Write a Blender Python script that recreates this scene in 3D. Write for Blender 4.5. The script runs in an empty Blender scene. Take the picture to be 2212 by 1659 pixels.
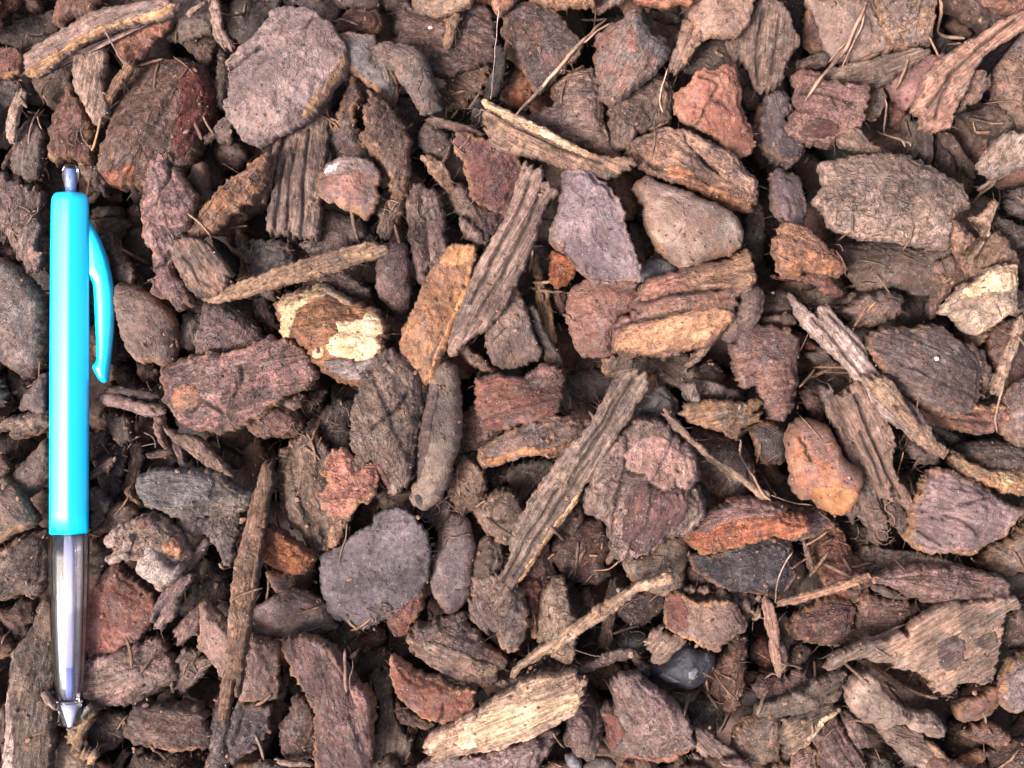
import bpy, bmesh, math, random, re, time
import numpy as np
from mathutils import Vector, Matrix
from mathutils.geometry import delaunay_2d_cdt

T0 = time.time()
MM = 0.001
KV = 0.1153            # millimetres per picture unit (picture is 2212 units wide)
HC, ZREF = 400.0, 9.0  # camera height and the height of the main layer, in millimetres

scene = bpy.context.scene
COL = scene.collection

# ---------------------------------------------------------------- camera
cam_data = bpy.data.cameras.new('camera')
cam = bpy.data.objects.new('camera', cam_data)
COL.objects.link(cam)
cam.location = (0, 0, HC * MM)
cam_data.sensor_width = 36.0
cam_data.lens = 36.0 * (HC - ZREF) / (2212 * KV)
cam_data.clip_start, cam_data.clip_end = 0.02, 50.0
scene.camera = cam

# ---------------------------------------------------------------- daylight
SUN_EL, SUN_AZ = math.radians(58), math.radians(238)   # azimuth clockwise from +Y
world = bpy.data.worlds.new('World')
scene.world = world
world.use_nodes = True
wn = world.node_tree
sky = wn.nodes.new('ShaderNodeTexSky')
sky.sky_type = 'NISHITA'
sky.sun_disc = False
sky.sun_elevation, sky.sun_rotation = SUN_EL, SUN_AZ
sky.air_density, sky.dust_density, sky.ozone_density = 0.7, 6.0, 0.6
wn.nodes['Background'].inputs['Strength'].default_value = 0.075
wn.links.new(sky.outputs[0], wn.nodes['Background'].inputs['Color'])
sun_data = bpy.data.lights.new('sun', 'SUN')
sun_data.energy, sun_data.angle = 1.5, math.radians(16)
sun_data.color = (1.0, 0.95, 0.90)
sun = bpy.data.objects.new('sun', sun_data)
COL.objects.link(sun)
d = Vector((math.sin(SUN_AZ) * math.cos(SUN_EL), math.cos(SUN_AZ) * math.cos(SUN_EL), math.sin(SUN_EL)))
sun.rotation_euler = d.to_track_quat('Z', 'Y').to_euler()
sun.location = d * 2
scene.view_settings.view_transform = 'Standard'
scene.view_settings.look = 'None'
scene.view_settings.gamma = 1.0
scene.view_settings.exposure = 2.28
scene.cycles.max_bounces = 8
scene.cycles.diffuse_bounces = 3
scene.cycles.transmission_bounces = 10
scene.cycles.transparent_max_bounces = 10
ALBEDO = 0.62          # picture colour to surface colour

DATA = """
T 0 0
p 3 C29272 A87858 10 7|-5,-5 19,-5 17,2 12,8 6,10 0,16 -5,18|peach tan bark chip cut off by the corner above a dark hollow
l 3 80665A 6C544A 60 6|20,-4 33,-4 36,6 34,9 28,11 23,6|small brown bark chip at the upper edge beside the peach tan corner chip
l 4 8C685A 7A584C 60 8|50,-4 90,-4 88,6 78,16 70,14 58,12 50,20 44,14 46,8|notched red-brown bark chip at the upper edge behind the long curved strip
p 2 70625A 5A5250 20 6|-4,26 12,18 30,14 48,10 54,22 40,36 24,46 18,44 12,38 -4,34|dull grey bark chip lying behind the thick end of the long curved strip
p 4 8C6054 7A5248 0 6|-4,41 14,41 18,46 20,54 20,64 10,67 -4,67|blunt reddish bark chip touching the lower end of the long curved strip
w 8 94857C A89080 27 5|22,60 24,46 32,40 50,29 70,19 90,9 110,5 130,0 150,-1 152,4 148,10 140,14 120,19 108,22 100,26 85,31 70,37 55,46 42,57 30,64 22,64|long curved grey strip with a golden edge, lying above the fibrous husk
+golden_edge BE9468 C8A070|152,4 148,10 140,14 120,19 108,22 100,26 85,31 70,37 55,46 42,57 30,64 22,64 24,60 40,53 54,43 70,34 86,28 104,20 120,15 140,9 150,3|
p 3 6C5A4A 5E4E42 60 7|28,66 42,58 60,48 72,40 68,52 64,70 58,85 50,97 44,92 36,84 30,74|olive brown bark plate tucked under the long curved grey strip
p 5 8C6656 A07058 30 5|98,28 120,19 140,14 148,16 146,24 136,32 128,40 122,48 116,52 112,56 104,48 98,40|torn red-brown flake hanging below the long curved grey strip
p 4 776A60 6A5E56 10 6|148,8 152,-3 182,-3 185,20 184,30 174,30 166,33 156,37 148,32 140,32 148,24|grey brown bark plate with scalloped lower edge above the big red-sided chip
w 6 A08A76 C8B298 80 6|72,40 80,34 88,32 90,46 91,56 90,68 90,80 94,96 90,104 84,108 78,100 72,88 67,78 65,64 66,50|pale hairy husk of wood fibre hanging below the long curved strip
l 5 77594F 5E4036 75 9|63,72 66,80 72,92 78,104 80,116 79,130 77,140 66,138 56,137 46,140 40,137 40,128 42,116 46,104 54,90|ridged purple brown bark chip just above the clear push button of the pen
l 5 7E6052 6C5448 65 14|95,96 96,86 106,72 115,54 128,47 145,46 160,47 172,54 180,64 183,85 182,96 177,110 172,120 173,130 168,140 158,150 140,160 120,164 108,164 98,160 91,152 90,142 93,130 97,118 97,106|big thick brown bark chip with deep red ridged side beside the pale hairy husk
+red_side 7C4038 8A4A40|158,56 168,58 178,64 182,80 182,96 176,110 170,122 162,136 154,142 156,124 158,104 160,86 156,70|
+orange_foot 9A6448 86523C|91,153 100,152 112,150 122,144 122,150 118,160 108,165 98,161|
p 3 725A4A 5E4A3E 50 5|157,37 168,31 178,28 186,34 182,48 178,57 174,55 166,46|small tan triangle of bark above the big red-sided chip
l 3 66524A 58463E 85 5|188,40 194,42 198,60 198,80 194,94 188,92 186,78 188,58|dark upright sliver between the big red-sided chip and the large grey disc chip
w 4 7C6E68 6A5C56 45 4|175,120 186,110 196,102 200,104 202,112 200,122 195,125 190,123 189,116 180,124|small grey forked fragment below the large grey disc chip
r 2 5C4A42 4E3E38 0 8|186,124 200,122 212,126 214,136 206,146 192,146 186,138|dark rounded lump under the small grey forked fragment
r 4 786860 6A5A54 70 8|168,144 174,141 179,143 181,152 184,166 186,180 178,180 170,168 164,156|small grey finger of bark beside the head of the lumpy purple chip
p 3 605652 50484A 30 6|-4,68 14,69 20,74 22,82 12,92 4,98 -4,96|dark grey bark chip behind the pale splintered stub near the photo edge
w 4 80726A 6C6058 80 9|18,112 26,104 36,108 40,118 39,130 38,144 34,156 26,158 18,152 12,146 14,130|weathered grey wood chunk beside the ridged purple chip over the pen button
l 3 7E665A 6C564C 60 7|68,140 80,139 90,143 92,156 90,168 82,164 72,154|fuzzy brown chip end beside the clear push button of the pen
p 2 504844 443C3A 60 7|205,-3 225,-3 225,34 212,40 200,30 194,18|nearly black bark chip in the gap behind the looping root
s 7 A28A7A 8|184,-4 186,12 187,26 194,36 202,44|flat bent root ribbon running down to the large grey disc chip
t 6 AA866E 2|207,-3 206,6 204,12 200,16 196,17 190,17|thin looped rootlet beside the flat bent root ribbon
s 6 B8A48C 3|179,1 170,7 160,13|short pale splinter on the scalloped grey plate
s 6 A07A52 7|114,52 107,64 100,74 91,90|golden brown stick leaning beside the pale hairy husk
s 6 BCA890 7|24,79 16,90 10,102 8,114 8,123|pale frayed wood stub with split end near the photo edge
s 3 705A4A 3.5|24,103 14,124 4,147|thin dark stick below the pale frayed stub
t 6 B8A284 1.4|28,88 34,100 42,115|straight pale fibre pointing towards the ridged purple chip
t 6 BCA488 1.5|31,92 28,106 26,125|pale hooked fibre hanging beside the pale frayed stub
t 7 B89468 2|89,102 87,110 82,120 77,129|golden hairy root tip below the pale hairy husk
t 7 A08A78 1.5|94,28 98,38 102,50 108,53|thin grey rootlet hanging over the torn red-brown flake
T 1 0
p 8 8C7B75 A08C86 50 9|20,5 42,5 46,6 56,14 68,23 70,30 77,38 79,48 74,60 62,78 52,92 44,102 30,111 16,116 8,123 0,125 -10,121 -18,112 -24,98 -24,88 -20,76 -21,68 -12,58 -22,60 -25,57 -16,48 0,32 8,18 12,11|large pinkish grey disc of bark, biggest flat chip of the upper part
+tan_rim A88468 B8946C|76,44 78,52 72,64 62,78 52,92 44,102 40,102 46,92 54,80 62,68 70,54|
-1.6 0.5|50,16 48,22 44,27
-1.6 0.6|-22,66 -12,58 -2,50 6,44
p 4 70483A 5A382E 10 7|68,24 76,12 82,8 92,10 104,10 110,16 110,24 104,30 88,31 72,29|dark red arched chip between the large grey disc and the grey slab
p 2 5C5350 4C4442 20 6|22,-5 60,-5 76,8 70,18 62,18 48,8 40,4 22,4|dark grey plate peeping out above the large grey disc chip
p 3 70625A 5E524C 10 6|62,-5 106,-5 106,6 100,10 84,8 74,6|grey brown plate at the upper edge above the dark red arched chip
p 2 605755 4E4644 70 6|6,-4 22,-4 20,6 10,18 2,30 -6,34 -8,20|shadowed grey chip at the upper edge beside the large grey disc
p 5 706A68 807C7C 325 7|74,31 90,32 104,33 104,42 108,50 118,62 121,72 121,86 114,88 108,80 98,72 86,64 76,58 78,48|slate grey slab wedged between the large disc and the brown knuckle chip
r 7 826C61 6E6660 310 9|103,42 112,37 124,39 136,43 146,52 152,64 156,78 160,92 150,95 142,97 138,88 132,80 124,68 118,60 110,58 104,52 101,46|brown knuckle shaped chip lying on the dark maroon plate
l 4 66524C 70584E 340 8|116,-5 130,-5 140,8 160,12 184,4 200,6 206,20 208,36 206,52 196,58 180,63 166,68 152,66 146,54 138,44 128,40 118,38 116,20|broad dark maroon bark plate carrying a tiny white speck
*white_speck E4E0DC F0EEEA r 0 3|149,26 151,25 154,26 154,28 150,28|
p 6 9C8672 8A7462 10 7|134,-5 190,-5 184,6 172,11 158,13 144,10 136,4|buff rounded plate at the upper edge above the broad maroon plate
w 6 AA8862 96744E 75 3|164,16 172,10 178,14 174,20 172,30 168,40 164,42 161,36 164,28|small orange tan shred of fibre lying on the broad maroon plate
p 6 B6886C A0745A 30 8|204,-5 225,-5 222,6 212,13 206,10 204,2|peach coloured chip at the upper edge holding a hanging white thread
p 4 8C5C3C 7A4E34 0 5|188,-5 206,-5 204,4 190,4|small orange brown chip at the upper edge between two buff chips
w 3 6C5440 80644A 330 7|164,68 180,63 196,57 204,58 202,70 194,82 184,90 172,94 162,92 160,82|brown woody flank showing under the broad dark maroon plate
w 6 46403F 383434 65 4|208,38 214,42 216,56 214,68 210,80 204,89 197,84 200,72 206,60|black curved stick beside the hanging white thread
w 8 9E826A BE9A74 335 6|196,85 204,90 221,98 240,108 260,118 290,135 327,138 322,147 300,154 280,152 250,138 221,131 210,128 203,124 199,104|broad tan wood sliver with pale split edge resting near the long thin twig
+pale_split_edge C4A882 D0B48E|196,85 204,90 221,98 240,108 260,118 290,135 284,136 258,124 238,114 220,104 206,97 198,94|
-1.6 .9|204,98 236,117 268,132 300,142
p 3 4C494B 403E40 75 6|188,87 195,87 199,100 200,110 192,112 186,106|charcoal stub behind the end of the broad tan sliver
s 5 7C6052 6|148,104 164,106 178,112 196,118|fuzzy brown strip leading to the broad tan sliver
p 5 80524A 705254 70 8|174,118 182,117 190,121 204,124 214,130 226,134 230,146 226,170 222,190 210,182 196,178 186,172 184,158 180,142 176,134 171,129|oxblood red bark chip under the end of the broad tan sliver
r 4 6C5E56 5E524C 30 8|140,116 148,106 158,110 166,116 170,126 168,136 160,140 150,136 142,128|dull rounded brown chip above the small tan almond plate
p 5 967A62 7E6450 320 4|143,136 150,134 160,142 168,152 171,160 168,166 160,160 152,150|small tan almond shaped plate among tangled roots
w 5 807066 9A8878 85 7|30,112 46,102 54,92 62,80 62,100 61,120 60,140 58,160 57,190 55,208 45,208 30,206 14,205 12,190 18,166 20,140 22,122|wide grey fibrous plank standing below the large grey disc chip
-1.6 .9|36,120 32,150 30,200
-1.6 .9|46,112 44,150 42,204
-1.6 .9|26,140 22,170 20,202
s 6 8E7560 5|19,116 16,132 12,150 7,176|straw coloured splinter along the side of the wide fibrous plank
l 4 68524E 5A5456 70 8|78,80 84,64 88,76 92,84 84,96 86,108 90,118 98,126 104,138 102,150 92,150 64,138 64,122 68,108 72,96|dark peaked chip directly above the two-toned chip with white patch
l 6 886C60 7A6252 70 9|94,98 98,88 97,79 106,82 114,90 120,98 128,108 132,118 132,150 130,165 126,180 120,196 114,190 116,170 115,155 112,142 104,140 98,128 90,120 96,112 93,106|tall layered brown chip folded like a leaf beside the two-toned chip
p 7 9C7262 84726E 10 8|60,148 62,142 70,137 80,136 96,139 106,146 107,154 105,164 106,176 100,182 96,189 88,184 76,179 62,174 57,168 55,160 57,150|two-toned pink and grey chip with a white patch on its corner
+grey_upper_half 86746E 96847E|60,148 62,142 70,137 80,136 96,139 106,146 105,152 96,151 84,148 74,150 64,153|
+white_patch D4CEC8 E4E0DC|59,150 63,143 70,139 74,141 72,146 70,150 64,151|
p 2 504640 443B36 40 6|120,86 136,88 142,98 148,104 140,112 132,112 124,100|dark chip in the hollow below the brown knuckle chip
t 7 8A5A48 1.5|58,100 65,105 72,111|tiny red rootlet tip over the dark peaked chip
t 8 D0C4BC 0.6|210,8 208,26 206,46 205,64 203,88|hanging white thread crossing the black curved stick

T 2 0
p 5 74584E 5E5250 300 8|-6,4 20,0 38,8 46,20 52,32 60,40 58,50 48,58 40,66 30,76 22,82 17,74 10,60 2,52 -4,44 -8,30|broad brown chip with a mottled face lying behind the long thin twig
p 4 8C5838 70482E 80 6|0,68 5,60 10,66 17,74 20,84 16,91 8,92 -4,90 -10,84|orange brown chip in the gap beside the black curved stick
p 6 B0805C C29A74 0 6|16,-4 70,-4 72,6 60,5 50,6 40,8 30,4 18,2|peach chip at the upper edge with a frayed lower rim
p 4 80706C 8E8484 10 6|68,-4 98,-4 96,3 86,6 78,9 70,6|grey knob at the upper edge beside the frayed peach chip
p 6 B4745A C4886C 5 7|104,-4 156,-4 154,4 144,4 134,7 122,5 110,3|salmon red chip cut by the upper edge above the pointed red and grey chip
t 8 AE9878 3|4,103 20,83 40,60 58,38 68,28 76,16 84,10|long thin dry twig with a forked tip, leaning up over dark gaps
t 8 B49C7C 1.5|62,36 72,28 80,23 85,20|short side branch of the long thin dry twig
l 7 9C7264 8A8078 60 11|106,6 111,12 114,18 120,24 122,32 132,30 137,40 134,50 128,58 112,72 102,80 92,87 84,90 79,84 77,72 75,60 75,50 74,36 82,24 94,17 102,10|pointed chip, half pinkish red and half grey, under the tip of the thin twig
+grey_half 8A827C 767070|111,10 114,18 120,24 122,32 132,30 137,40 134,50 126,58 120,50 112,50 108,44 106,32 104,22|
p 4 78564C 685048 80 6|69,50 74,44 78,52 76,58 71,56|tiny brown nub beside the pointed red and grey chip
l 5 7E6A64 967C6E 5 10|36,73 44,66 60,59 74,59 76,72 79,86 80,98 79,106 84,114 90,128 97,140 80,136 60,128 40,120 26,112 13,105 20,98 34,93 40,88 37,80|crinkled mushroom shaped grey chip above the broad tan sliver
p 5 786459 887264 70 8|84,90 96,84 112,72 126,60 134,64 138,72 140,84 138,96 134,110 118,112 104,118 100,130 88,130 85,118 83,104|grey brown chip carrying one curled white fibre
t 7 D2BEA8 1.2|134,60 131,72 127,84 129,92 131,97|curled white fibre on the grey brown chip below the pointed one
w 6 8C7668 A48870 70 5|148,16 156,14 160,22 162,34 158,44 152,52 146,60 140,66 135,62 138,50 144,36|fuzzy frayed tail of bark hanging below the tan bell shaped chip
p 7 B2957F 9A7C70 20 7|158,4 176,-4 210,-4 206,10 203,22 196,30 188,33 176,31 166,34 156,42 150,52 146,46 152,36 158,30 159,20 155,12|tan bell shaped chip with a smooth curved rim near the upper edge
p 2 64544C 4E443E 30 6|120,10 145,14 144,20 130,20 122,17|dark brown sliver in the hollow under the salmon red chip
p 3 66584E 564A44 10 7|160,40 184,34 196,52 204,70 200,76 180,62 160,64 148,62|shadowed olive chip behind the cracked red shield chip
p 7 8E5A4C A06E58 300 6|160,62 175,63 183,58 193,58 196,72 198,88 204,104 209,112 211,122 208,130 198,134 190,130 176,118 160,110 146,102 140,94 142,82 152,74|rust red shield shaped chip with a zigzag crack
-1.2 0.8|160,68 168,72 176,76 172,84 168,92 163,102 159,108
-1.0 0.5|170,88 180,92 186,96
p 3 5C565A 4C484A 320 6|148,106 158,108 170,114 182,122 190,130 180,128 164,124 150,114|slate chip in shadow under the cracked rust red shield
-1.2 0.8|160,68 168,72 176,76 172,84 168,92 163,102 159,108
-1.0 0.5|170,88 180,92 186,96
l 7 8E7264 A88268 325 11|100,122 103,118 116,116 132,110 146,114 152,114 160,122 172,126 184,128 192,134 204,146 213,158 214,166 213,172 208,181 196,178 180,172 160,162 144,158 130,154 116,148 106,138 100,130|long layered tan and brown chip with a raised ridge, below the cracked red shield
+raised_ridge A2877A AE8E74|147,115 154,116 162,124 176,130 190,134 202,146 212,160 206,166 196,160 184,152 172,144 160,134 150,124|
+orange_layer A87450 B88660|130,148 142,146 156,154 172,162 190,170 208,176 206,181 192,180 176,172 160,164 144,158 134,152|
-2.2 1.2|118,142 126,147 132,150 150,152 170,160
-2.4 1.4|148,120 158,134 166,144 176,150
w 6 7C685A 8E7664 85 7|186,36 196,30 206,14 214,0 221,-4 234,6 240,24 246,40 240,48 232,60 232,72 221,82 214,80 208,72 206,60 200,56 190,46|upright grooved grey brown slab beside the tan bell shaped chip
-1.8 1.1|216,10 212,30 210,52 212,74
-1.4 .7|228,20 226,44 222,66
p 4 5A4A48 4C4040 70 7|214,90 221,86 228,80 234,86 240,96 244,104 246,120 250,130 244,140 234,142 224,136 214,128 208,116 210,104|dark violet chip in the dip beside the cracked red shield
T 3 0
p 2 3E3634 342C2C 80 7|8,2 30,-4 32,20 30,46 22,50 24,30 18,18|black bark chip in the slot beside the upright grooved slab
r 4 7E625A 6C564E 80 9|32,10 40,16 42,26 46,38 44,46 36,46 30,36 30,24|brown lumpy nub hidden beside the large grey brown plate with a split root
p 5 8A776C 9A8578 60 8|33,-4 92,-4 96,12 100,26 104,38 98,46 88,50 78,54 70,52 60,54 52,52 48,40 44,28 40,16|large grey brown plate crossed by a forked pale root
p 6 8F7B71 B4906F 75 9|94,-4 143,-4 142,12 140,26 140,40 132,38 120,44 112,40 106,36 100,26 96,12|grey brown block with a torn orange corner at the upper edge
w 5 8E745C A8885E 60 4|96,52 102,38 108,34 112,36 106,44 98,53|small torn orange splinter under the grey brown block
s 5 B48C60 4|74,54 84,52 94,47|thin golden edge strip below the large grey brown plate
t 8 BC9A78 3|88,-2 82,14 74,28 68,44 56,56 44,68 36,80 30,90|forked pale root crossing the large grey brown plate diagonally
t 8 BE9C7A 1.5|84,12 80,24 72,40 66,52 64,58|second strand of the forked pale root
t 8 BE9C7A 1.2|68,36 58,48 53,54|short loose strand beside the forked pale root
w 6 80705F 94806A 20 5|44,68 54,60 70,56 90,54 104,48 124,44 140,44 136,50 122,58 110,64 102,71 94,75 80,73 66,75 54,76 46,72|olive grey curved bark strip above the wrinkled pink chip
p 5 7C6A60 6A5850 0 5|25,54 34,49 46,46 52,52 50,56 42,61 30,60|small grey nub next to the wrinkled pink chip
p 5 94706A 825E58 40 7|104,66 116,58 136,50 148,50 144,58 138,68 136,78 132,86 126,92 118,94 113,86 108,80 98,73|dusky pink chip wedged against the long flared salmon strip
w 8 C09478 AE8268 40 7|226,8 221,10 210,15 190,26 174,36 160,44 146,54 138,64 136,78 130,88 128,96 132,104 134,110 148,111 158,110 159,98 168,84 172,72 178,58 186,48 200,38 221,25 228,22|long flared salmon pink bark strip near the corner, widest at its torn end
-1.6 .8|210,20 180,42 156,66 140,92
-1.5 .7|160,60 150,80 144,104
p 6 8C6C5E 9E8070 50 6|160,100 168,84 176,62 184,52 190,62 192,74 182,84 172,92 164,98|brown chip touching the underside of the flared salmon strip
p 4 8A7568 9C7C68 300 10|190,50 202,40 221,30 226,30 226,118 214,106 204,96 196,84 193,70|large brown block cut off by the photo edge below the flared salmon strip
w 4 6C5648 7C6454 320 9|144,2 150,-4 178,-4 190,6 206,8 214,14 200,22 188,28 176,22 162,14 150,10|dark brown rounded stick near the corner behind the flared salmon strip
p 5 A8765E 8C6452 340 6|178,-4 222,-4 221,8 210,14 198,10 186,6|reddish chip in the corner of the photo above the flared salmon strip
t 5 A88A6A 3|145,2 150,16 156,28 163,38|thin tan rootlet hanging in the gap above the flared salmon strip
t 5 A08468 2|140,30 143,40 146,49|short rootlet at the torn corner of the grey brown block
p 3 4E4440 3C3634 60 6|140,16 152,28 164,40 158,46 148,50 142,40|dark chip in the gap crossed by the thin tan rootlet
l 7 97756A 84625A 345 9|25,62 34,61 44,64 50,72 60,76 74,74 84,76 86,88 82,100 82,110 72,113 62,118 56,124 46,122 36,121 28,120 18,116 12,108 20,100 26,92 24,78|wrinkled pink brown chip with a dark red patch near its lower edge
+dark_red_patch 5E3E3A 6C4842|32,108 40,104 52,106 60,110 58,116 46,120 34,118 28,114|
-1.4 0.6|26,82 36,82 46,84 58,88 70,92
-1.4 0.6|50,84 54,92 58,98
l 4 5A4E54 6C5E5C 280 7|0,82 8,78 16,84 20,94 14,104 20,116 28,122 29,134 20,142 10,138 0,130 -6,110|dark curled violet grey chip beside the wrinkled pink chip
r 4 6C5C4E 5A4A40 80 8|86,78 96,76 100,88 96,100 88,104 82,100 86,90|small olive lump beside the wrinkled pink chip
w 6 8C7862 A89074 325 6|58,120 68,112 76,114 84,120 92,126 102,130 98,134 86,134 74,130 62,128|bundle of straw coloured fibres between the wrinkled pink chip and the big oblong slab
p 2 6A463C 583A32 80 6|104,84 112,88 119,96 119,108 114,116 106,108|deep red chip in the dark gap under the dusky pink chip
w 3 74665C 625850 85 6|118,98 128,104 136,110 140,118 140,140 130,140 118,134|upright grey wood chunk under the torn end of the flared salmon strip
t 6 A8907C 2|99,86 104,100 110,116 114,132|long grey rootlet drooping in the gap above the big oblong slab
t 6 B09884 1.5|102,106 107,118 111,132|second thin rootlet in the gap above the big oblong slab
w 2 6A5444 564438 300 7|142,114 156,118 166,130 176,142 184,148 176,152 160,140 148,128|brown woody chip deep in the gap below the flared salmon strip
l 2 64504A 544240 80 7|144,118 154,128 160,140 162,152 150,150 144,140|purple brown chip standing behind the end of the big oblong slab
p 3 5E4C40 4E4038 320 7|166,98 180,96 196,86 206,100 210,112 200,118 186,118 176,110|dark brown chip beneath the large brown block at the edge
p 8 8F7B6D A08A78 5 11|44,144 52,140 66,138 80,136 94,134 112,132 124,134 126,138 145,144 150,150 164,154 171,158 176,170 178,177 168,182 162,186 160,200 156,212 146,215 128,212 106,209 80,208 62,202 50,196 45,188 46,183 37,178 39,172 46,165 48,160|big oblong grey tan slab of bark with chewed edges
w 6 8E8274 B8A896 55 7|184,140 190,128 202,118 214,113 221,116 226,130 221,142 206,150 194,154 186,152|hairy greyish wood chunk with shiny fibres near the photo edge
s 5 A08C74 4|182,164 200,152 214,144 224,138|loose fibre strand under the hairy greyish wood chunk
p 5 7E6E70 6E6062 85 7|4,148 12,144 18,150 28,151 30,166 32,182 28,197 14,193 6,187 2,172 4,158|upright rectangular violet grey chip beside the big oblong slab
-1.4 0.7|12,170 15,176 16,184 15,190

T 0 1
w 5 7E6A62 8C7870 80 7|-4,-16 6,-12 14,-14 24,-6 34,2 38,9 32,14 34,24 38,30 35,42 37,54 33,66 29,71 25,60 18,54 12,46 4,42 -4,40|shaggy plume shaped chip with feathery end beside the top of the pen
l 4 6E5C56 7E6860 20 7|-4,40 4,42 12,47 18,54 14,60 4,58 -4,56|grey chip edge squeezed between the shaggy plume and the big rounded lump
p 5 9C7C70 8A6A5E 80 5|27,47 31,46 37,53 37,60 33,67 29,71 26,62 25,54|small pink tongue shaped flake at the tip of the shaggy plume
r 5 7E6E66 8E8078 80 14|-6,58 6,57 18,66 30,76 39,86 42,100 42,130 38,150 30,160 22,162 14,154 4,148 -6,144|big rounded greyish lump cut by the photo edge beside the cyan barrel
l 2 5C4640 4A3834 5 6|78,14 96,12 108,14 110,20 108,22 90,22 78,24|dark flat chip in the hollow between the pen top and the lumpy purple chip
l 3 6C5448 5C463C 3 6|76,24 90,22 104,23 111,26 110,34 104,40 94,36 84,32|brown ledge of bark showing above the pen clip
p 4 665A50 564A42 280 8|86,38 92,34 99,34 103,46 108,52 116,62 119,72 118,84 108,80 99,78 97,66 94,52|olive grey chip running down beside the outer curve of the pen clip
r 6 7E6A60 6C5C54 300 11|99,84 104,78 118,82 132,90 144,98 152,108 153,120 154,134 151,146 143,150 134,146 124,148 114,140 108,128 105,114 103,102 99,92|plump grey brown chip beside the middle of the pen clip
l 3 66504A 54423E 70 6|96,96 102,100 104,112 108,128 110,140 102,149 96,145 95,120|dark brown chip partly hidden behind the tip of the pen clip
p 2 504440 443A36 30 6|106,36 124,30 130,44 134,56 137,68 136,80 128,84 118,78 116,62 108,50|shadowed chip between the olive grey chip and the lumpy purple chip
l 6 806864 A07E78 290 11|118,-10 122,-25 126,-33 134,-38 142,-35 150,-24 160,-6 168,2 170,12 165,24 164,32 158,42 154,55 150,60 152,72 162,84 166,92 164,98 152,101 146,92 138,90 134,84 136,74 133,60 131,48 125,40 124,30 121,18|tall lumpy purple brown chip with a pinkish crest beside the pen clip
+pinkish_crest 9C7A74 A8867E|140,10 152,12 162,10 166,18 164,28 154,32 142,30|
-1.8 0.9|142,-30 146,-14 140,2 138,10
-1.8 0.9|138,66 146,62 150,54
l 6 94705C A87C58 45 7|159,42 166,30 172,17 184,4 196,-8 208,-18 218,-28 226,-34 232,-34 231,-22 228,-8 218,6 206,14 196,22 188,30 180,38 170,40|orange brown splintered chip with a pointed tail next to the lumpy purple chip
p 3 66564E 564A44 60 6|170,-2 178,-10 186,-14 190,-6 184,2 176,10|dull grey chip behind the orange brown splintered chip
p 4 685A52 54484A 290 6|196,10 210,10 214,22 208,30 214,46 224,60 222,72 232,80 234,92 224,88 216,76 213,60 206,44 206,28|shadowy chip beside the cut end of the wide fibrous plank
t 6 B08E72 1.5|193,39 193,33 204,31 215,30|small bent straw near the cut end of the wide fibrous plank
w 6 9A7A62 6E6258 305 9|150,54 154,44 164,40 176,42 184,48 192,58 200,68 202,74 196,82 188,88 180,92 170,90 162,82 156,70|tan and grey fibrous block touching the tip of the orange brown splintered chip
-1.5 0.8|162,58 170,66 174,76 184,82
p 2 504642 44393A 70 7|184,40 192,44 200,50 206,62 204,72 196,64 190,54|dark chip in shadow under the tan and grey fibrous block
-1.5 0.8|162,58 170,66 174,76 184,82
p 4 6E645C 5E544E 80 7|160,106 166,104 178,106 178,114 174,128 166,136 156,135 158,118|squat olive grey chip below the tan and grey fibrous block
-1.5 0.8|162,58 170,66 174,76 184,82
p 3 685C54 5A4E48 20 4|163,100 170,94 180,96 178,106 170,108 162,104|small grey crumbly chip under the frayed end of the long split stick
p 5 786664 84706A 65 8|180,96 192,94 204,100 214,110 224,120 232,130 228,136 210,136 194,138 172,140 172,130 176,118|violet brown tent shaped chip below the long split stick
w 7 8A7258 A28660 18 4|168,92 178,88 190,82 204,77 221,72 240,66 262,60 290,52 322,46 337,50 333,56 310,62 296,68 276,72 250,78 236,82 221,86 206,90 190,94 176,95|long split stick with a pale end, leading to the cream crusted chip
l 6 74605A A07872 15 12|137,150 149,147 158,143 172,140 186,138 200,140 212,134 221,130 236,126 252,128 266,136 272,146 277,158 268,168 250,176 236,186 222,194 208,202 188,209 166,206 152,198 142,186 136,170 137,158|long knobbly purple brown log of bark below the violet tent shaped chip
+orange_scar A87C5E 9A6E58|150,172 160,166 172,168 176,176 166,186 156,190 149,182|
-2 1|212,150 214,164 206,176
-1.8 0.8|168,190 178,180 186,184 196,190
l 3 644840 523A36 60 6|122,142 132,150 138,154 134,160 124,166 119,156|small dark red chip between the plump grey brown chip and the knobbly log
l 2 5A4A44 4C3E3A 320 6|96,146 110,150 118,160 126,170 116,176 104,166 94,156|dark chip under the tip of the pen clip
l 4 705E58 62504C 300 7|10,150 18,158 28,162 32,170 30,180 20,180 12,172 10,160|small drooping brown chip under the big rounded lump by the pen
T 1 1
r 4 6C5E56 786C64 40 10|38,46 56,40 58,16 62,14 72,18 84,21 92,24 96,30 94,38 84,44 76,54 64,58 52,57 44,52|rounded grey stone-like chip beneath the two-toned chip
w 5 7C6C5A 6A5A48 80 5|106,2 116,-6 126,-4 124,12 120,24 118,38 112,42 106,36 108,24 104,14|fuzzy brown fibre tail at the foot of the tall layered brown chip
l 5 7A625C 86746A 275 8|132,2 140,-8 147,-4 150,20 150,40 152,58 150,72 148,80 141,82 136,64 134,44 132,22|reddish half of a pair of upright bark sticks above the golden stick
l 5 86746C 74605A 278 7|146,-3 154,0 160,8 162,28 164,50 158,62 150,66 148,40 146,20|greyish half of a pair of upright bark sticks above the golden stick
l 4 6A5450 7E6A5C 290 8|164,-2 176,-8 186,-2 200,8 212,10 220,20 210,34 204,44 190,46 182,40 178,24 170,10|ruddy brown chip below the oxblood red chip, behind the long ribbed splinter
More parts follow.
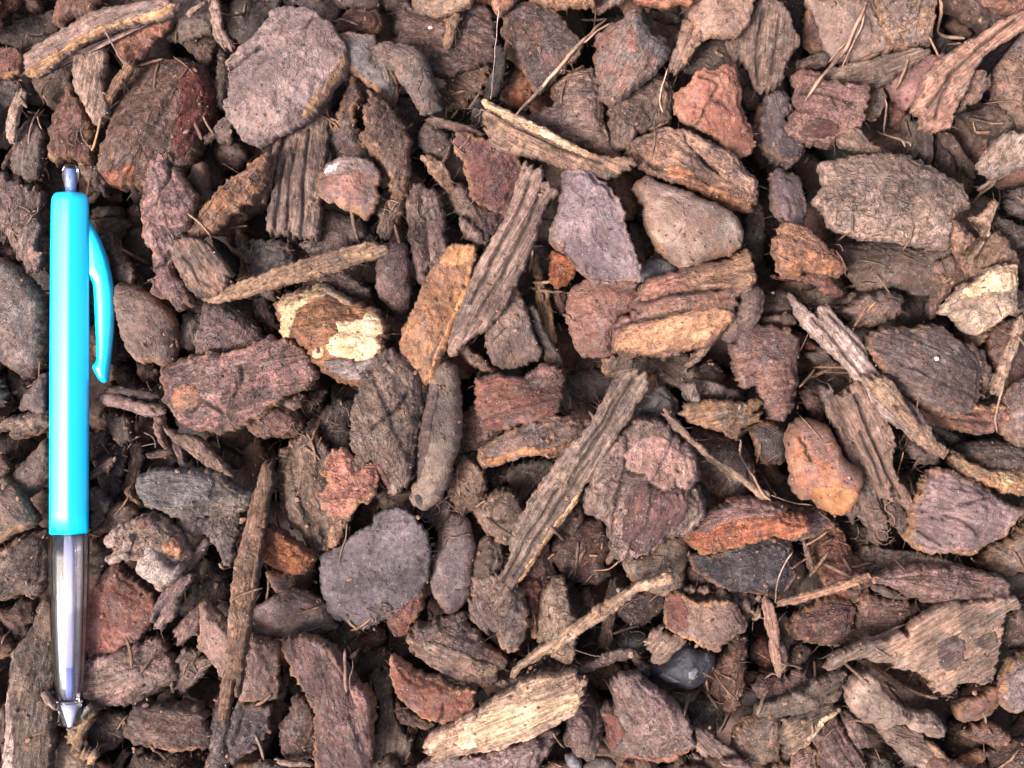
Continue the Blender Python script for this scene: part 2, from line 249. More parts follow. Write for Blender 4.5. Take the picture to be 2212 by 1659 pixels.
w 5 7A665A 8C7868 70 6|176,22 186,24 196,36 200,46 192,48 184,42 178,32|small ribbed brown flake beside the top of the golden stick
r 5 6E5A55 806860 70 9|104,62 112,56 118,43 124,42 130,48 132,62 134,84 132,100 126,106 118,102 108,92 103,82 105,72|oval chip with a ragged reddish flank beside the golden orange strip
p 7 C08C62 A07A5C 70 5|125,134 128,118 134,106 140,94 146,80 152,66 160,58 166,47 172,44 190,46 189,56 184,72 184,84 178,98 170,116 166,130 160,140 157,152 153,165 146,166 140,160 134,152 127,142|golden orange curved strip of bark pointing at the middle of the heap
+pale_edge B4814F C08E5C|184,72 184,84 178,98 170,116 166,130 160,140 157,152 153,165 150,165 154,150 157,138 162,126 167,114 175,96 180,82 181,70|
+pale_end BC8A5C C69664|158,60 166,47 172,44 190,46 188,58 176,62 166,64|
w 8 8E7868 9E8878 60 8|232,-25 247,-21 248,-14 258,-4 262,2 252,8 248,20 240,44 232,64 222,84 212,104 200,118 188,124 180,130 172,142 166,144 166,134 170,118 178,98 186,76 196,56 208,36 220,16 226,-4|long ribbed brown splinter with a shredded upper end
-1.8 1.0|236,-6 228,16 218,36 206,58 196,76 186,96
-1.6 0.9|246,0 236,26 224,52 212,74 200,92 190,108
p 4 66605E 5A5250 60 7|-4,44 12,42 28,44 32,52 37,62 24,68 10,70 -4,72|grey blue chip lying behind the long split stick
l 7 92694C A8764E 5 10|14,98 20,88 32,84 44,82 52,77 60,80 68,86 80,94 98,100 106,104 112,116 116,124 109,126 111,136 106,144 98,158 90,166 76,164 64,158 54,150 48,144 44,134 34,128 20,122 22,112 18,106|orange brown chip carrying a thick cream coloured crust
+cream_crust D8BC8E E8D2A4|72,113 84,113 92,110 98,104 104,106 108,114 110,122 104,126 108,130 111,138 104,144 90,146 78,142 66,140 64,134 70,126 74,120|
+cream_patch D8BC90 C8A878|50,138 58,134 62,136 61,142 54,144 51,143|
+cream_edge E0C898 D8B888|28,93 40,92 44,95 38,98 35,104 32,112 31,120 26,126 20,122 20,112 24,102|
+crusty_rim B8A07C CDB48C|20,90 32,86 44,82 52,77 60,80 70,86 80,92 84,98 76,96 70,90 62,89 52,91 40,93 30,96 24,104 16,102|
+grey_end 8C8480 A09894|60,146 74,145 90,147 106,142 110,136 111,140 106,150 98,158 88,162 76,160 66,154|
p 5 6A584C 5C4A40 330 6|44,66 62,70 76,68 84,76 96,84 100,90 92,92 78,88 68,84 58,78 48,74|brown bark flap between the long split stick and the cream crusted chip
l 3 5C4E4A 6A5A56 280 6|-4,88 8,92 16,106 20,116 16,122 6,116 -4,106|dark grey chip tucked beside the tip of the cream crusted chip
p 4 5E4638 6C5444 310 7|102,104 116,108 128,112 132,118 128,130 126,142 116,142 112,130 118,124|dark brown chip in the hollow between the cream crust and the golden strip
l 5 74625A 84706A 300 6|172,134 180,128 188,138 198,146 209,154 208,160 196,154 182,146|small brown stub under the frayed foot of the long ribbed splinter
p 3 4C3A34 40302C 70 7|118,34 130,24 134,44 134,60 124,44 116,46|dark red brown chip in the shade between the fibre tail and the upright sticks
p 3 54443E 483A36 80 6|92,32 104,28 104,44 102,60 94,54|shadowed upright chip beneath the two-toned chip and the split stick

T 2 1
p 8 7E7074 8A7A7A 300 10|42,-4 46,-18 56,-22 68,-18 80,-6 85,0 93,12 96,26 101,40 104,52 110,66 110,78 98,78 84,80 72,78 62,72 56,62 46,52 38,46 32,42 34,32 40,20|large smooth lilac grey bark plate with a layered lower rim
+layered_rim 8C6C62 76564C|32,42 40,46 48,56 58,68 68,76 84,79 98,78 108,80 104,84 90,83 74,82 66,76 58,66 48,54 38,49|
r 7 94796A 9E8E80 320 13|105,-3 108,-10 116,-14 130,-8 146,-2 156,2 160,6 176,11 188,18 196,26 199,34 197,46 190,53 180,56 166,60 156,64 146,67 134,58 126,52 123,44 118,36 115,28 114,16 112,10|two-lobed tan pebble shaped chip above the thick layered orange block
+smooth_lobe A08472 A8927F|114,18 122,8 136,6 144,14 148,30 138,44 124,44 118,36 115,28|
r 5 6A6E72 84888A 0 8|111,68 118,58 128,57 140,62 146,68 138,74 126,80 116,82 111,76|blue grey speckled pebble between the lilac plate and the orange block
p 5 8C6658 7A5A50 20 10|50,86 58,80 66,76 80,80 98,83 107,80 108,92 104,100 96,108 88,124 86,140 76,143 62,142 54,134 50,116 47,100|brown square chip with rounded corners under the lilac grey plate
l 8 A87C64 8A6C64 18 16|106,92 110,84 118,76 136,70 154,64 172,60 190,58 196,52 204,49 208,56 210,78 206,84 198,88 192,92 196,96 192,100 190,108 184,118 176,128 162,134 140,140 118,141 100,140 86,138 86,128 88,120 92,110 102,106 108,98|thick block of layered orange bark with stacked ledges in the middle of the heap
+layer A87A66 9A6E60|110,88 118,79 136,73 154,67 168,62 182,60 180,72 176,80 160,84 140,87 124,91 112,94|
+layer B28A6C C29C7A|152,70 168,66 184,60 204,52 208,60 209,76 200,82 180,84 156,84 150,78|
+layer BA8C6A C69870|88,136 92,122 104,116 124,112 150,106 176,102 190,106 182,118 172,128 150,136 120,139|
-2.6 1.8|108,96 122,92 140,88 160,87 178,84
-2 1|90,117 104,113 124,109 150,103
p 7 7E6A60 6E5A50 40 8|196,88 204,80 212,81 217,90 216,102 208,118 196,126 188,130 182,126 186,114 190,104 196,98|grey brown lobe behind the end of the layered orange block
p 5 8A4E2E A05E34 80 6|33,50 42,54 52,60 57,67 52,74 46,80 40,83 33,80 32,66|bright rust orange chip peeping out under the lilac grey plate
l 3 6A4A3C 5A3E34 80 6|34,84 42,84 48,84 49,98 46,108 40,104 34,96|dark rusty chip at the foot of the bright rust orange chip
s 4 B0905E 8|20,54 23,72 27,94 31,112 36,132|yellow straw coloured stick standing in the dark slot by the lilac grey plate
p 6 7C6A62 907A6A 285 8|-22,100 -10,92 4,82 10,98 14,112 20,128 26,138 24,144 14,148 0,152 -14,150 -20,140 -22,120|blunt brown finger of bark below the ribbed splinter
w 5 5E5650 6A5C50 290 4|14,96 20,100 28,120 36,132 44,146 45,158 40,160 30,146 24,130 18,114|dark thin flake along the side of the blunt brown finger
p 3 624842 5A4440 0 6|102,26 114,32 122,46 120,54 110,66 106,56 102,44|dim reddish chip between the lilac plate and the two-lobed tan chip
l 4 7A6A62 685850 80 8|78,144 92,140 112,141 130,142 128,152 116,160 104,166 92,160 80,156|weathered grey stub below the layered orange block
p 4 6A5A50 5A4A40 350 8|130,140 150,138 156,146 150,156 166,148 180,150 184,160 178,174 160,178 144,170 130,164 124,158|olive brown chip below the layered orange block
p 3 60544E 524640 60 7|200,4 216,12 218,40 216,60 210,64 206,52 198,46 202,30|dark chip in the gap beside the two-lobed tan chip
w 6 9A8068 AA8E70 50 3|176,128 170,136 162,144 154,150 148,152 156,140 164,132|split straw shreds sticking out under the layered orange block
T 3 1
l 8 94705C C08C68 335 10|8,32 14,28 26,30 34,36 42,42 46,44 54,50 64,54 70,60 74,65 68,69 56,72 44,69 32,67 26,72 16,71 10,68 4,60 3,46|beak shaped chip with an orange underside beside the violet grey rectangle
+orange_underside C28C66 B47A58|16,58 28,56 40,54 54,56 66,62 68,68 56,71 44,69 32,67 26,72 16,71 12,66|
l 5 9A6E60 8A5A50 330 6|2,73 14,72 24,72 34,68 44,72 54,76 62,82 68,90 62,91 52,88 42,82 30,76 18,76|thin red shard just beneath the beak shaped chip
p 4 6C5C52 5C4E46 10 8|58,45 70,44 80,43 104,44 124,48 140,49 156,48 162,58 168,66 168,76 156,82 146,82 140,88 126,88 112,82 96,84 86,88 78,84 72,74 74,62 66,54|broad brown bark slab with a tiny straw bit, under the big oblong slab
p 5 7A6254 684F44 285 6|142,62 160,56 168,66 169,76 158,82 152,96 150,106 144,110 142,100 145,86 140,76|dark frayed flap hanging beside the pale cream faced chip
w 7 A88A6C BCA07C 70 5|188,40 190,30 184,28 173,22 182,20 192,12 196,6 202,9 198,16 192,28 190,38 180,44 170,56 172,66|crumpled tan shred of fibre at the end of the big oblong slab
p 8 A07E66 8E6E5A 300 5|156,24 162,26 170,30 176,38 178,42 170,47 166,52 164,58 160,52 158,40|small curled brown flake at the end of the big oblong slab
l 6 9C7E66 7E6450 65 9|166,62 172,48 184,38 198,36 202,42 210,52 214,60 212,68 198,66 184,72 176,80 168,72|rough tan block joined to the shredded fibre, above the pale cream faced chip
p 8 A89684 C0AA8C 40 9|150,104 156,94 166,82 178,76 190,66 206,64 212,63 213,76 215,90 210,104 196,112 190,118 180,122 172,121 166,112 160,108|pale cream faced bark chip at the edge of the photo
+cream_top CAAE88 D0B892|166,86 178,78 190,68 206,65 212,64 213,78 204,86 186,86 172,92|
p 4 726458 80705E 280 5|168,116 176,122 190,118 194,116 186,126 180,133 172,130|small brown nub below the pale cream faced chip
p 4 6A5C50 5A4E44 350 7|194,22 208,26 225,30 225,48 210,50 200,42 192,36|dark woody chip at the photo edge beside the crumpled tan shred
p 2 5A5046 4C4038 350 7|208,52 226,48 226,80 216,84 214,66|dim chip at the photo edge next to the pale cream faced chip
w 3 6C6660 58524E 345 7|204,0 226,-4 226,24 208,20 202,10|grey shadowy chip at the photo edge above the crumpled tan shred
p 5 94806E 7E6A5A 60 6|214,84 226,88 226,106 216,108 208,106|tan chip edge touching the pale cream faced chip at the photo edge
l 6 6E5C54 80685A 30 8|60,104 70,98 82,92 94,86 110,86 118,90 117,104 106,110 92,116 78,117 72,114 76,106|dark oval chip with two tiny golden straws stuck on it
t 7 C0925E 1.2|95,94 86,103 78,110 73,116|golden straw on the dark oval chip
t 7 B49270 0.8|88,96 82,103 79,110|thin pale straw lying on the dark oval chip
w 8 9E8E82 B4A79E 310 5|22,86 27,92 36,100 42,108 48,106 46,98 54,98 60,108 70,118 80,128 85,140 90,150 100,162 112,176 128,192 136,206 134,213 126,212 114,206 100,196 82,174 72,156 60,142 46,130 34,116 28,104|long weathered grey strip of wood forked at its upper end
-1.6 .8|54,106 74,128 96,156 124,192
-1.5 .7|40,108 60,134 84,166
p 4 6A5C52 7A7260 350 5|30,84 44,82 56,90 66,92 74,88 76,94 66,98 50,98 38,96|mottled greenish chip between the red shard and the forked grey strip
p 3 6A5A50 5A4A44 10 6|-6,90 10,86 20,88 24,96 22,104 10,106 -4,106|plain brown chip beside the upper end of the forked grey strip
p 4 7A6258 6A544A 10 5|-6,108 10,106 20,106 25,112 16,117 4,116 -6,116|flat brown chip with a torn corner near the forked grey strip
l 6 7C6866 9C7464 20 11|-26,118 -10,114 4,116 18,117 26,124 32,133 29,142 26,152 28,164 24,186 14,198 2,196 -6,180 -12,166 -24,168 -30,154 -34,140 -30,128|violet brown lump with a pinkish crumbling side beside the forked grey strip
+pinkish_side 9C7466 A88074|-2,146 10,146 20,142 28,140 28,154 26,170 10,168 -2,160|
l 6 74645E 66564E 335 10|82,132 88,124 98,120 120,118 138,117 146,115 152,118 164,128 176,134 186,142 190,152 192,164 190,186 180,192 160,196 140,190 124,180 106,168 94,150 90,144|large dark ridged chip carrying a small white grit grain
*white_grit D0D0D0 E0E0E0 r 0 4|138,144 140,142 143,143 143,146 139,147|
l 5 90685A 7E5648 330 8|92,150 104,158 120,166 134,174 150,182 170,186 196,184 202,190 200,198 188,206 176,208 156,204 136,196 120,186 106,178 98,166|reddish layered underside of the large dark ridged chip
-2.2 1.2|104,160 124,172 150,184 176,192
-2 1|110,172 136,186 160,196 184,200
p 5 7A6860 6A564C 300 7|162,134 174,132 184,140 190,152 194,168 188,176 180,164 170,152 162,146|brown shoulder chip lying against the large dark ridged chip
p 4 806258 6E5048 70 8|196,116 210,110 222,112 226,130 226,170 214,178 202,160 192,148 188,134|brown chip behind the straight straw at the photo edge
s 7 B49C7C 8|224,106 214,128 206,146 200,162 196,176|straight tan straw leaning at the photo edge beside the big ridged chip
p 2 74482E 663E2A 330 6|20,118 30,124 40,132 48,142 54,150 42,150 32,140|rusty orange chip in the gap under the forked grey strip
w 3 66564C 5A4A42 330 6|30,140 46,134 56,146 66,154 74,166 60,160 46,152|dull brown chip beneath the forked grey strip
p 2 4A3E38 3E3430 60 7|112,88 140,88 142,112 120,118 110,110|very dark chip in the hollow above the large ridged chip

T 0 2
l 4 665A50 7A6C5C 70 8|-6,-10 8,-6 11,4 12,14 8,22 0,28 -6,28|rounded olive brown lump cut by the photo edge beside the cyan barrel
p 5 7A6A62 685A54 60 7|18,20 22,10 28,0 34,-8 42,-10 42,26 36,26 28,22 20,23|small grey wedge tucked against the side of the cyan barrel
l 5 7C675A 8E7868 8 6|-6,38 4,32 16,28 30,25 42,23 44,36 30,38 16,38 2,39 -6,40|flat brown sliver of bark reaching under the cyan barrel
l 4 72605A 5E504A 15 5|8,40 24,37 42,36 42,40 28,44 16,48 10,47|small pinkish flake beneath the flat sliver by the cyan barrel
r 4 72625A 625650 55 11|15,80 22,68 32,58 42,48 48,52 48,76 42,86 32,94 24,98 14,94|long brown rounded chip passing under the cyan barrel
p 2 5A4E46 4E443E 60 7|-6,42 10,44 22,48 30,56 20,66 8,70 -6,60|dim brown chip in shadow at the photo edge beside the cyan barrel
p 4 70605A 5E524A 0 7|-6,62 2,60 8,68 12,76 8,80 0,82 -6,82|little brown chip above the grey brick shaped chip at the photo edge
p 6 7E6C5E 8A7464 330 10|-6,82 4,81 12,88 20,98 26,106 30,114 33,118 26,124 14,128 4,134 -6,138|brick shaped greyish chip cut by the photo edge below the little brown chip
+tan_end 8E7258 9E8064|4,128 14,124 26,118 33,116 26,124 14,129 4,135|
l 5 6E5E54 7C6C60 50 11|-6,152 6,142 16,134 28,128 42,126 44,150 44,166 36,180 30,184 24,178 14,182 4,187 -6,186 -4,166|cracked grey brown double lump beside the start of the clear grip
s 6 8A746A 9|84,12 100,14 118,20 134,24 142,22|fuzzy stick of bark running from beside the clip tip to the knobbly log
w 5 685C56 5A504C 345 5|90,4 104,2 122,6 138,8 138,16 120,14 100,11|dark sliver lying on the fuzzy stick beside the knobbly log
w 4 6C6052 5C5246 290 7|88,22 102,25 113,28 116,40 118,48 112,52 104,50 96,42 92,32|worn olive chip with frayed end below the fuzzy stick
w 4 70645A 5E544C 55 4|78,46 88,40 92,39 94,46 90,54 84,62 77,68|thin grey sliver sticking out from under the cyan barrel
s 3 6A5A50 9|116,46 119,60 117,74 113,88 110,96|dark slender bark stick between the charcoal chip and the grey layered flake
p 3 464244 3C383A 70 8|80,66 90,54 100,48 111,52 112,66 106,80 106,94 98,98 92,96 86,84|charcoal chip in the hollow beside the cyan barrel
w 5 86705A 947E62 30 3|78,76 88,68 96,63 100,66 96,72 86,78 78,82|tiny tuft of straw lying on the charcoal chip beside the pen
l 6 8A6C60 9A7A6A 300 5|133,26 142,28 142,38 141,46 146,54 142,56 136,48 133,38|thin pinkish splinter hanging below the knobbly log
w 5 7C5E52 8E6E5E 8 4|127,60 140,57 150,55 150,60 140,64 131,64|short red brown splinter in the dark hollow below the knobbly log
t 5 7C6A5A 1.2|124,42 132,46 134,50 134,55|thin bent rootlet in the dark hollow below the knobbly log
t 5 7C6A5A 1|122,54 130,52 136,51|straight thin rootlet in the dark hollow below the knobbly log
w 6 8A7464 9A8470 310 6|142,36 152,40 160,42 170,44 178,52 188,62 198,74 203,80 198,81 188,76 178,70 168,62 160,54 152,50|two grey brown sticks joined under the knobbly log, slanting down
w 5 6E625E 5E5450 285 5|144,42 152,46 160,54 162,66 172,70 176,74 168,78 158,76 156,64 150,56|flat grey fork of bark above the grey layered flake
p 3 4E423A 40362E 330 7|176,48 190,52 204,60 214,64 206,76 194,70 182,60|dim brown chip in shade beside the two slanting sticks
l 7 6E6862 7E7468 355 6|117,88 119,82 127,78 140,74 158,75 172,74 186,76 194,82 200,90 208,92 216,94 216,102 210,110 202,113 192,113 180,112 170,114 162,117 148,112 138,106 126,102 121,96|grey layered flake with an orange brown rim near the papery husk
+upper_plate 6C6A68 7C7A78|117,88 119,82 127,78 140,74 158,75 172,76 184,82 187,88 182,92 182,98 172,102 160,104 148,107 138,104 126,100 121,96|
l 4 7A5E54 6A5248 300 6|108,92 116,87 118,94 122,100 120,104 112,100|small reddish chip at the tip of the grey layered flake
p 5 6E6464 7E7470 300 7|152,118 164,117 180,114 196,113 208,112 206,124 204,136 202,148 199,157 194,156 190,146 186,136 180,128 170,130 158,126|grey pointed chip hanging below the grey layered flake
p 5 70645E 5C524C 70 7|78,90 84,88 90,96 97,103 93,112 88,120 82,126 77,122|grey chip beside the lower part of the cyan barrel
r 4 62544C 52463E 20 8|92,118 96,106 106,102 116,104 120,110 112,122 100,128 90,128 84,132 78,140 78,128|dim brown chip between the cyan barrel and the papery husk
l 3 7C6A5A 6C5A4C 35 5|77,136 86,132 96,128 100,130 92,138 80,148 77,148|narrow tan chip end beside the joint of cyan and clear plastic
p 2 50463E 443B34 50 7|78,148 92,140 104,136 102,148 94,156 84,164 78,164|dark chip between the clear grip and the papery husk
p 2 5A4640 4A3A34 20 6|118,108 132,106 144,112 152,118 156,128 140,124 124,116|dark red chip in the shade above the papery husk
w 6 746666 86767a 50 5|177,131 180,136 176,146 168,156 160,170 148,186 140,196 134,204 136,192 146,176 156,160 166,144|violet grey shard pointing down beside the papery husk
p 5 7C5248 8C5E50 300 8|84,172 94,158 98,152 106,158 116,166 128,176 138,188 138,196 130,208 120,220 110,224 96,232 77,236 77,184|reddish wedge of bark with a layered side beside the clear grip
p 2 4A4038 40362F 60 7|180,150 192,158 198,164 190,176 178,170 172,160|dark chip below the grey pointed chip
T 1 2
w 8 86684C 9E7C5A 83 7|2,66 8,70 8,84 6,104 4,124 2,150 1,180 -3,206 -6,236 -8,260 -11,266 -12,250 -14,256 -18,284 -22,284 -25,272 -22,246 -20,214 -20,180 -18,150 -12,124 -8,100 -2,80|long brown woody stick standing on end beside the reddish oval with orange belly
l 5 7C5E54 8A6658 330 7|-4,22 10,16 20,14 32,20 40,32 42,38 34,42 26,44 16,43 8,47 0,42 -8,34|reddish crumbly chip below the end of the knobbly log
p 5 80645A 8C7064 340 6|18,14 28,9 38,8 42,10 40,18 34,23 26,20|small tan red chip under the end of the knobbly log
p 3 5C4C44 4E4038 60 7|40,8 54,4 62,6 56,16 48,28 42,34 36,24|dark brown chip below the cream crusted chip
r 3 5A4A46 4A3E3C 60 9|50,36 60,20 72,12 86,14 82,30 82,44 84,56 76,60 64,56 56,46|dim hairy chip between the striped fan chip and the grey angular slab
l 5 7E695A 6E5A4C 290 10|52,38 56,48 64,56 78,62 84,70 92,80 88,96 84,110 80,122 74,132 68,143 62,144 54,144 48,146 44,136 38,126 30,124 24,116 20,104 20,90 19,76 20,62 26,54 36,46|big brown fan shaped chip with dark grooves running to its foot
-1.6 0.7|46,110 50,124 54,140
-1.6 0.7|56,118 58,130 57,142
-1.6 0.7|38,96 44,112 48,128 50,140
-1.6 0.7|28,60 24,80 24,100 28,118
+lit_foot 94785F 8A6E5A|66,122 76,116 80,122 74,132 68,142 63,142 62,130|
p 8 B07864 A06A58 0 4|65,58 74,56 80,60 84,66 86,74 92,72 100,68 104,74 106,82 102,90 100,98 95,103 88,100 86,108 78,114 70,118 64,116 56,108 54,100 53,96 60,92 64,84 64,78 58,76 60,66|salmon orange ragged flake stuck onto the brown fan shaped chip
l 7 887767 786458 295 8|84,18 90,4 92,-12 100,-24 108,-30 116,-30 130,-24 138,-14 142,0 143,16 145,25 140,40 137,56 136,70 132,84 128,89 120,94 116,92 112,84 107,74 102,66 96,70 88,76 86,68 88,60 84,54 82,46 83,32|large angular grey brown slab with a torn fibrous lower end
-1.8 0.9|130,8 124,20 112,30 102,38
+red_layer 8C5C52 7C5048|101,64 106,68 112,76 117,84 116,92 111,86 106,76|
r 8 8A7C6C 7A6C62 280 12|147,20 148,8 150,-6 156,-16 164,-20 172,-16 175,-4 176,14 178,28 176,46 174,58 170,70 166,86 160,98 154,104 148,108 142,107 136,104 134,98 136,90 140,80 141,64 142,46 144,34|long smooth grey finger shaped chip with a dark hole at its tip
+brown_flank 5E504A 6C5C54|148,8 152,0 158,2 156,16 152,32 150,50 146,66 141,82 140,78 141,64 143,46 145,30|
+dark_hole 3A3634 443E3A|138,96 141,94 145,100 143,105 139,102|
l 6 785C56 8C6A60 20 10|178,30 182,24 190,14 200,9 212,6 224,2 236,-10 248,-16 262,-16 268,-6 264,6 252,16 240,24 226,32 212,46 204,52 192,58 180,60 177,54 178,42|dark reddish ridged chip above the thin grey blade with a white dot
l 5 8C7260 7A5E50 300 9|174,68 180,62 188,68 196,76 198,84 196,92 200,98 196,104 188,110 180,113 174,112 169,106 168,96 166,88 168,78|layered orange brown knob beside the smooth finger shaped chip
w 4 5A504A 6C6056 60 6|136,102 142,107 150,108 156,100 164,94 170,100 168,110 164,122 156,126 148,122 142,116|dark frilly chip with curly fibres below the smooth finger shaped chip
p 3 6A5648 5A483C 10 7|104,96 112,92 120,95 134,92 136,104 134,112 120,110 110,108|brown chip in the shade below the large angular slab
p 6 5A5357 6C656A 30 8|102,122 104,114 110,108 122,106 132,108 140,116 148,126 150,138 152,152 149,164 144,176 138,184 126,192 112,204 98,212 88,214 80,212 74,206 66,206 60,198 54,182 52,166 54,150 64,146 74,142 84,130 94,124|big dark slate grey rounded plate speckled with white grit
r 5 665B5C 746866 75 9|156,140 158,128 164,118 170,112 178,114 184,120 188,136 187,152 186,166 184,180 178,192 170,198 162,194 154,180 150,166 152,154|dark violet grey egg shaped chip next to the big slate plate
p 5 6E5E50 5E5046 70 9|187,150 192,138 200,132 210,138 214,150 210,166 212,180 210,196 202,206 192,206 188,190 186,176|rough olive chip beside the broad grey splinter
l 5 7E6C5E 8E7868 60 9|187,110 196,102 206,94 214,90 226,98 232,110 230,122 224,132 216,138 208,138 200,130 194,120|knobby tan chip between the orange brown knob and the broad grey splinter
l 6 7C4E44 A86C46 330 10|-4,126 4,122 12,122 22,128 32,134 42,142 50,146 50,152 46,160 38,164 32,166 22,162 10,154 4,150 -2,140|reddish oval chip with a bright orange belly
+orange_belly B87446 A4643C|0,134 12,138 26,146 40,148 50,149 47,158 38,164 32,166 20,162 8,153 2,148|
t 7 9A866C 1.2|82,118 78,130 73,144 70,158|thin straw slanting over the big slate grey plate
p 2 5A4C44 4C403A 60 7|196,74 206,72 218,68 222,80 214,90 204,92 198,84|small brown chip below the thin grey blade

T 2 2
p 7 736660 8A6E5C 10 6|-29,64 -28,58 -16,48 -4,42 8,36 20,31 36,29 52,28 64,30 70,34 76,38 77,44 72,52 66,56 56,59 44,61 32,61 20,61 8,61 0,65 -12,69 -24,70|thin grey blade of bark with a white chalky dot near its tip
+rusty_rim 8E644C A4764E|-26,66 -10,62 4,57 14,54 28,56 44,54 60,52 72,46 76,42 76,46 70,54 60,58 44,61 20,61 4,62 -12,69 -24,70|
+white_dot D8D4CC E4E0DA|56,47 60,46 64,46 66,49 62,52 58,51|
w 8 86776B A08E78 58 5|68,34 74,20 82,8 88,-4 96,-12 108,-10 118,-4 114,6 106,18 100,30 92,40 84,54 76,66 70,76 62,86 58,94 52,104 44,114 36,124 28,136 22,146 14,158 6,170 0,180 -8,190 -14,198 -18,186 -14,176 -6,162 0,148 0,130 8,116 16,100 26,86 36,70 46,58 58,46|broad grey splinter with a golden edge running diagonally through the heap
-1.8 1.0|104,-6 88,22 70,50 48,84
-1.6 0.8|66,66 42,100 20,136 2,166
-1.5 0.8|92,8 74,36 58,60
-1.5 0.8|40,90 16,128 -8,172
+golden_edge B8966A C4A478|58,92 60,92 54,104 46,114 38,126 30,138 23,148 16,160 8,171 5,172 12,160 20,146 28,134 36,122 46,110|
s 6 7E6E62 4|128,24 134,30 140,36|short frayed straw end above the crumpled star chip
l 9 8C7A6E 9A8076 70 9|104,36 110,30 120,31 130,31 136,36 139,42 146,48 156,54 160,60 162,68 161,80 158,88 163,96 166,106 168,114 164,119 157,124 156,129 148,132 140,131 132,136 124,142 116,148 104,150 94,149 88,148 86,144 86,138 84,128 80,118 74,114 68,112 63,108 64,98 68,86 70,74 76,64 84,56 92,48 98,42|large crumpled star shaped chip with a maroon centre patch
-1.6 0.8|98,44 100,58 96,72 93,84 90,96 87,112 86,128
-1.6 0.8|98,75 106,77 114,76
-1.6 0.8|116,84 124,90 131,92 140,88 148,90
+maroon_patch 5E4240 6C4E4A|98,98 102,90 108,84 116,84 126,90 134,91 144,88 149,94 150,106 147,116 140,120 135,122 134,130 124,136 116,144 106,145 98,138 95,124 97,110|
+pink_patch A08074 AC8C7E|98,60 104,52 116,46 128,44 140,56 152,60 160,68 158,84 150,90 140,88 130,90 120,84 116,78 108,76 100,74|
p 5 585858 6C6A68 50 7|98,40 104,24 110,10 116,4 130,2 138,8 144,14 144,22 138,28 136,34 124,31 112,30 104,36|charcoal slate chip behind the broad grey splinter and the star chip
l 6 6A4E44 8A5A4A 15 8|-34,-4 -20,-8 0,-6 20,-4 34,-2 42,2 44,12 42,22 36,28 20,32 4,36 -12,40 -24,46|reddish lobe half hidden behind the thin grey blade
w 5 5C504A 6A5E54 300 3|38,-4 46,2 50,12 54,24 50,28 44,24 40,14|dark curled shred next to the reddish lobe and the thin grey blade
w 7 8E7052 AC8452 15 6|145,22 152,17 166,14 180,14 190,16 200,16 208,14 217,14 214,22 210,25 218,26 220,31 208,33 200,36 198,42 197,48 188,46 176,40 160,34 150,30|torn orange tan chip shedding fibres into a slanting straw
t 7 A48764 2.5|197,48 200,60 205,74 210,88 216,96 222,100|drooping straw of fibres below the torn orange tan chip
w 8 86735F 9A8266 320 2.5|130,24 134,23 140,30 148,38 157,48 168,58 178,66 190,73 200,80 210,88 222,96 222,101 212,96 200,86 188,78 176,70 165,60 155,51 146,43 138,36|long frayed fibre strand slanting down behind the star chip
l 4 5C4E4A 68564E 60 8|158,38 176,42 190,48 204,58 209,72 210,86 200,96 190,100 180,102 176,94 170,82 162,70 160,58|dark mottled chip under the long frayed fibre strand
r 4 5C5452 504846 70 9|207,36 214,32 224,32 236,40 238,60 232,68 220,68 212,62 208,52|dark grey rounded lump above the brown nut shaped chip's side
l 8 BC7450 B06848 12 11|150,132 156,126 162,118 172,110 180,106 190,101 200,97 210,98 221,102 230,103 238,106 236,110 246,113 256,116 259,122 256,128 246,130 236,132 221,131 206,136 190,142 178,147 166,148 162,144 154,138|bright orange crescent of bark with a dark upper ledge
+dark_ledge 8A6C66 7E5E56|164,118 172,111 182,106 192,102 204,99 218,103 232,104 237,107 228,110 214,112 200,112 186,116 172,124 162,128 158,126|
p 6 3C373C 4A464C 20 5|152,146 166,149 184,144 200,138 214,133 230,132 240,136 243,146 242,156 246,168 240,178 226,184 210,180 190,178 172,170 158,160|glossy black folded flake under the bright orange crescent
l 5 6A5450 7E6058 340 6|148,158 160,160 174,168 190,176 206,180 214,186 208,190 190,186 170,180 152,172|dark brown ragged ledge below the glossy black flake
r 5 7E7062 8E8070 70 10|96,152 106,150 118,148 128,140 138,132 150,133 153,140 152,152 148,162 146,176 136,182 122,180 108,174 100,166|rounded grey tan lump underneath the star shaped chip
w 6 94745A A8845E 60 4|86,142 90,148 86,154 82,156 81,152|orange splinter poking out at the foot of the star shaped chip
t 6 B08C62 1.5|90,150 84,158 76,163 71,165|short golden fibre at the foot of the star shaped chip
r 3 6A4C40 563E36 20 9|36,136 48,124 64,116 78,116 84,130 86,142 80,154 86,164 74,172 56,170 42,160 34,148|dim reddish chip in the hollow beside the star shaped chip
w 4 4C4440 7A6450 60 4|42,112 52,104 60,104 62,114 58,124 50,132 44,124|small dark wedge under the edge of the broad grey splinter
p 4 7C5E54 6A5048 280 7|14,152 22,142 30,138 34,152 38,170 34,184 22,196 12,190 8,176 4,168|reddish brown chip under the lower half of the broad grey splinter
w 2 4E4038 5A4A3E 50 7|-4,72 14,66 36,64 40,68 28,82 12,100 -2,110|shadowy fibrous chip below the thin grey blade
r 5 726662 8A7C76 330 7|146,0 160,-4 176,-2 186,4 196,6 204,12 194,14 178,13 160,16 148,14|ridge of greyish bark above the torn orange tan chip
p 7 8A8884 605456 80 3|152,0 158,0 162,10 162,17 156,17 153,10|tiny pale grey flake curled above the torn orange tan chip
T 3 2
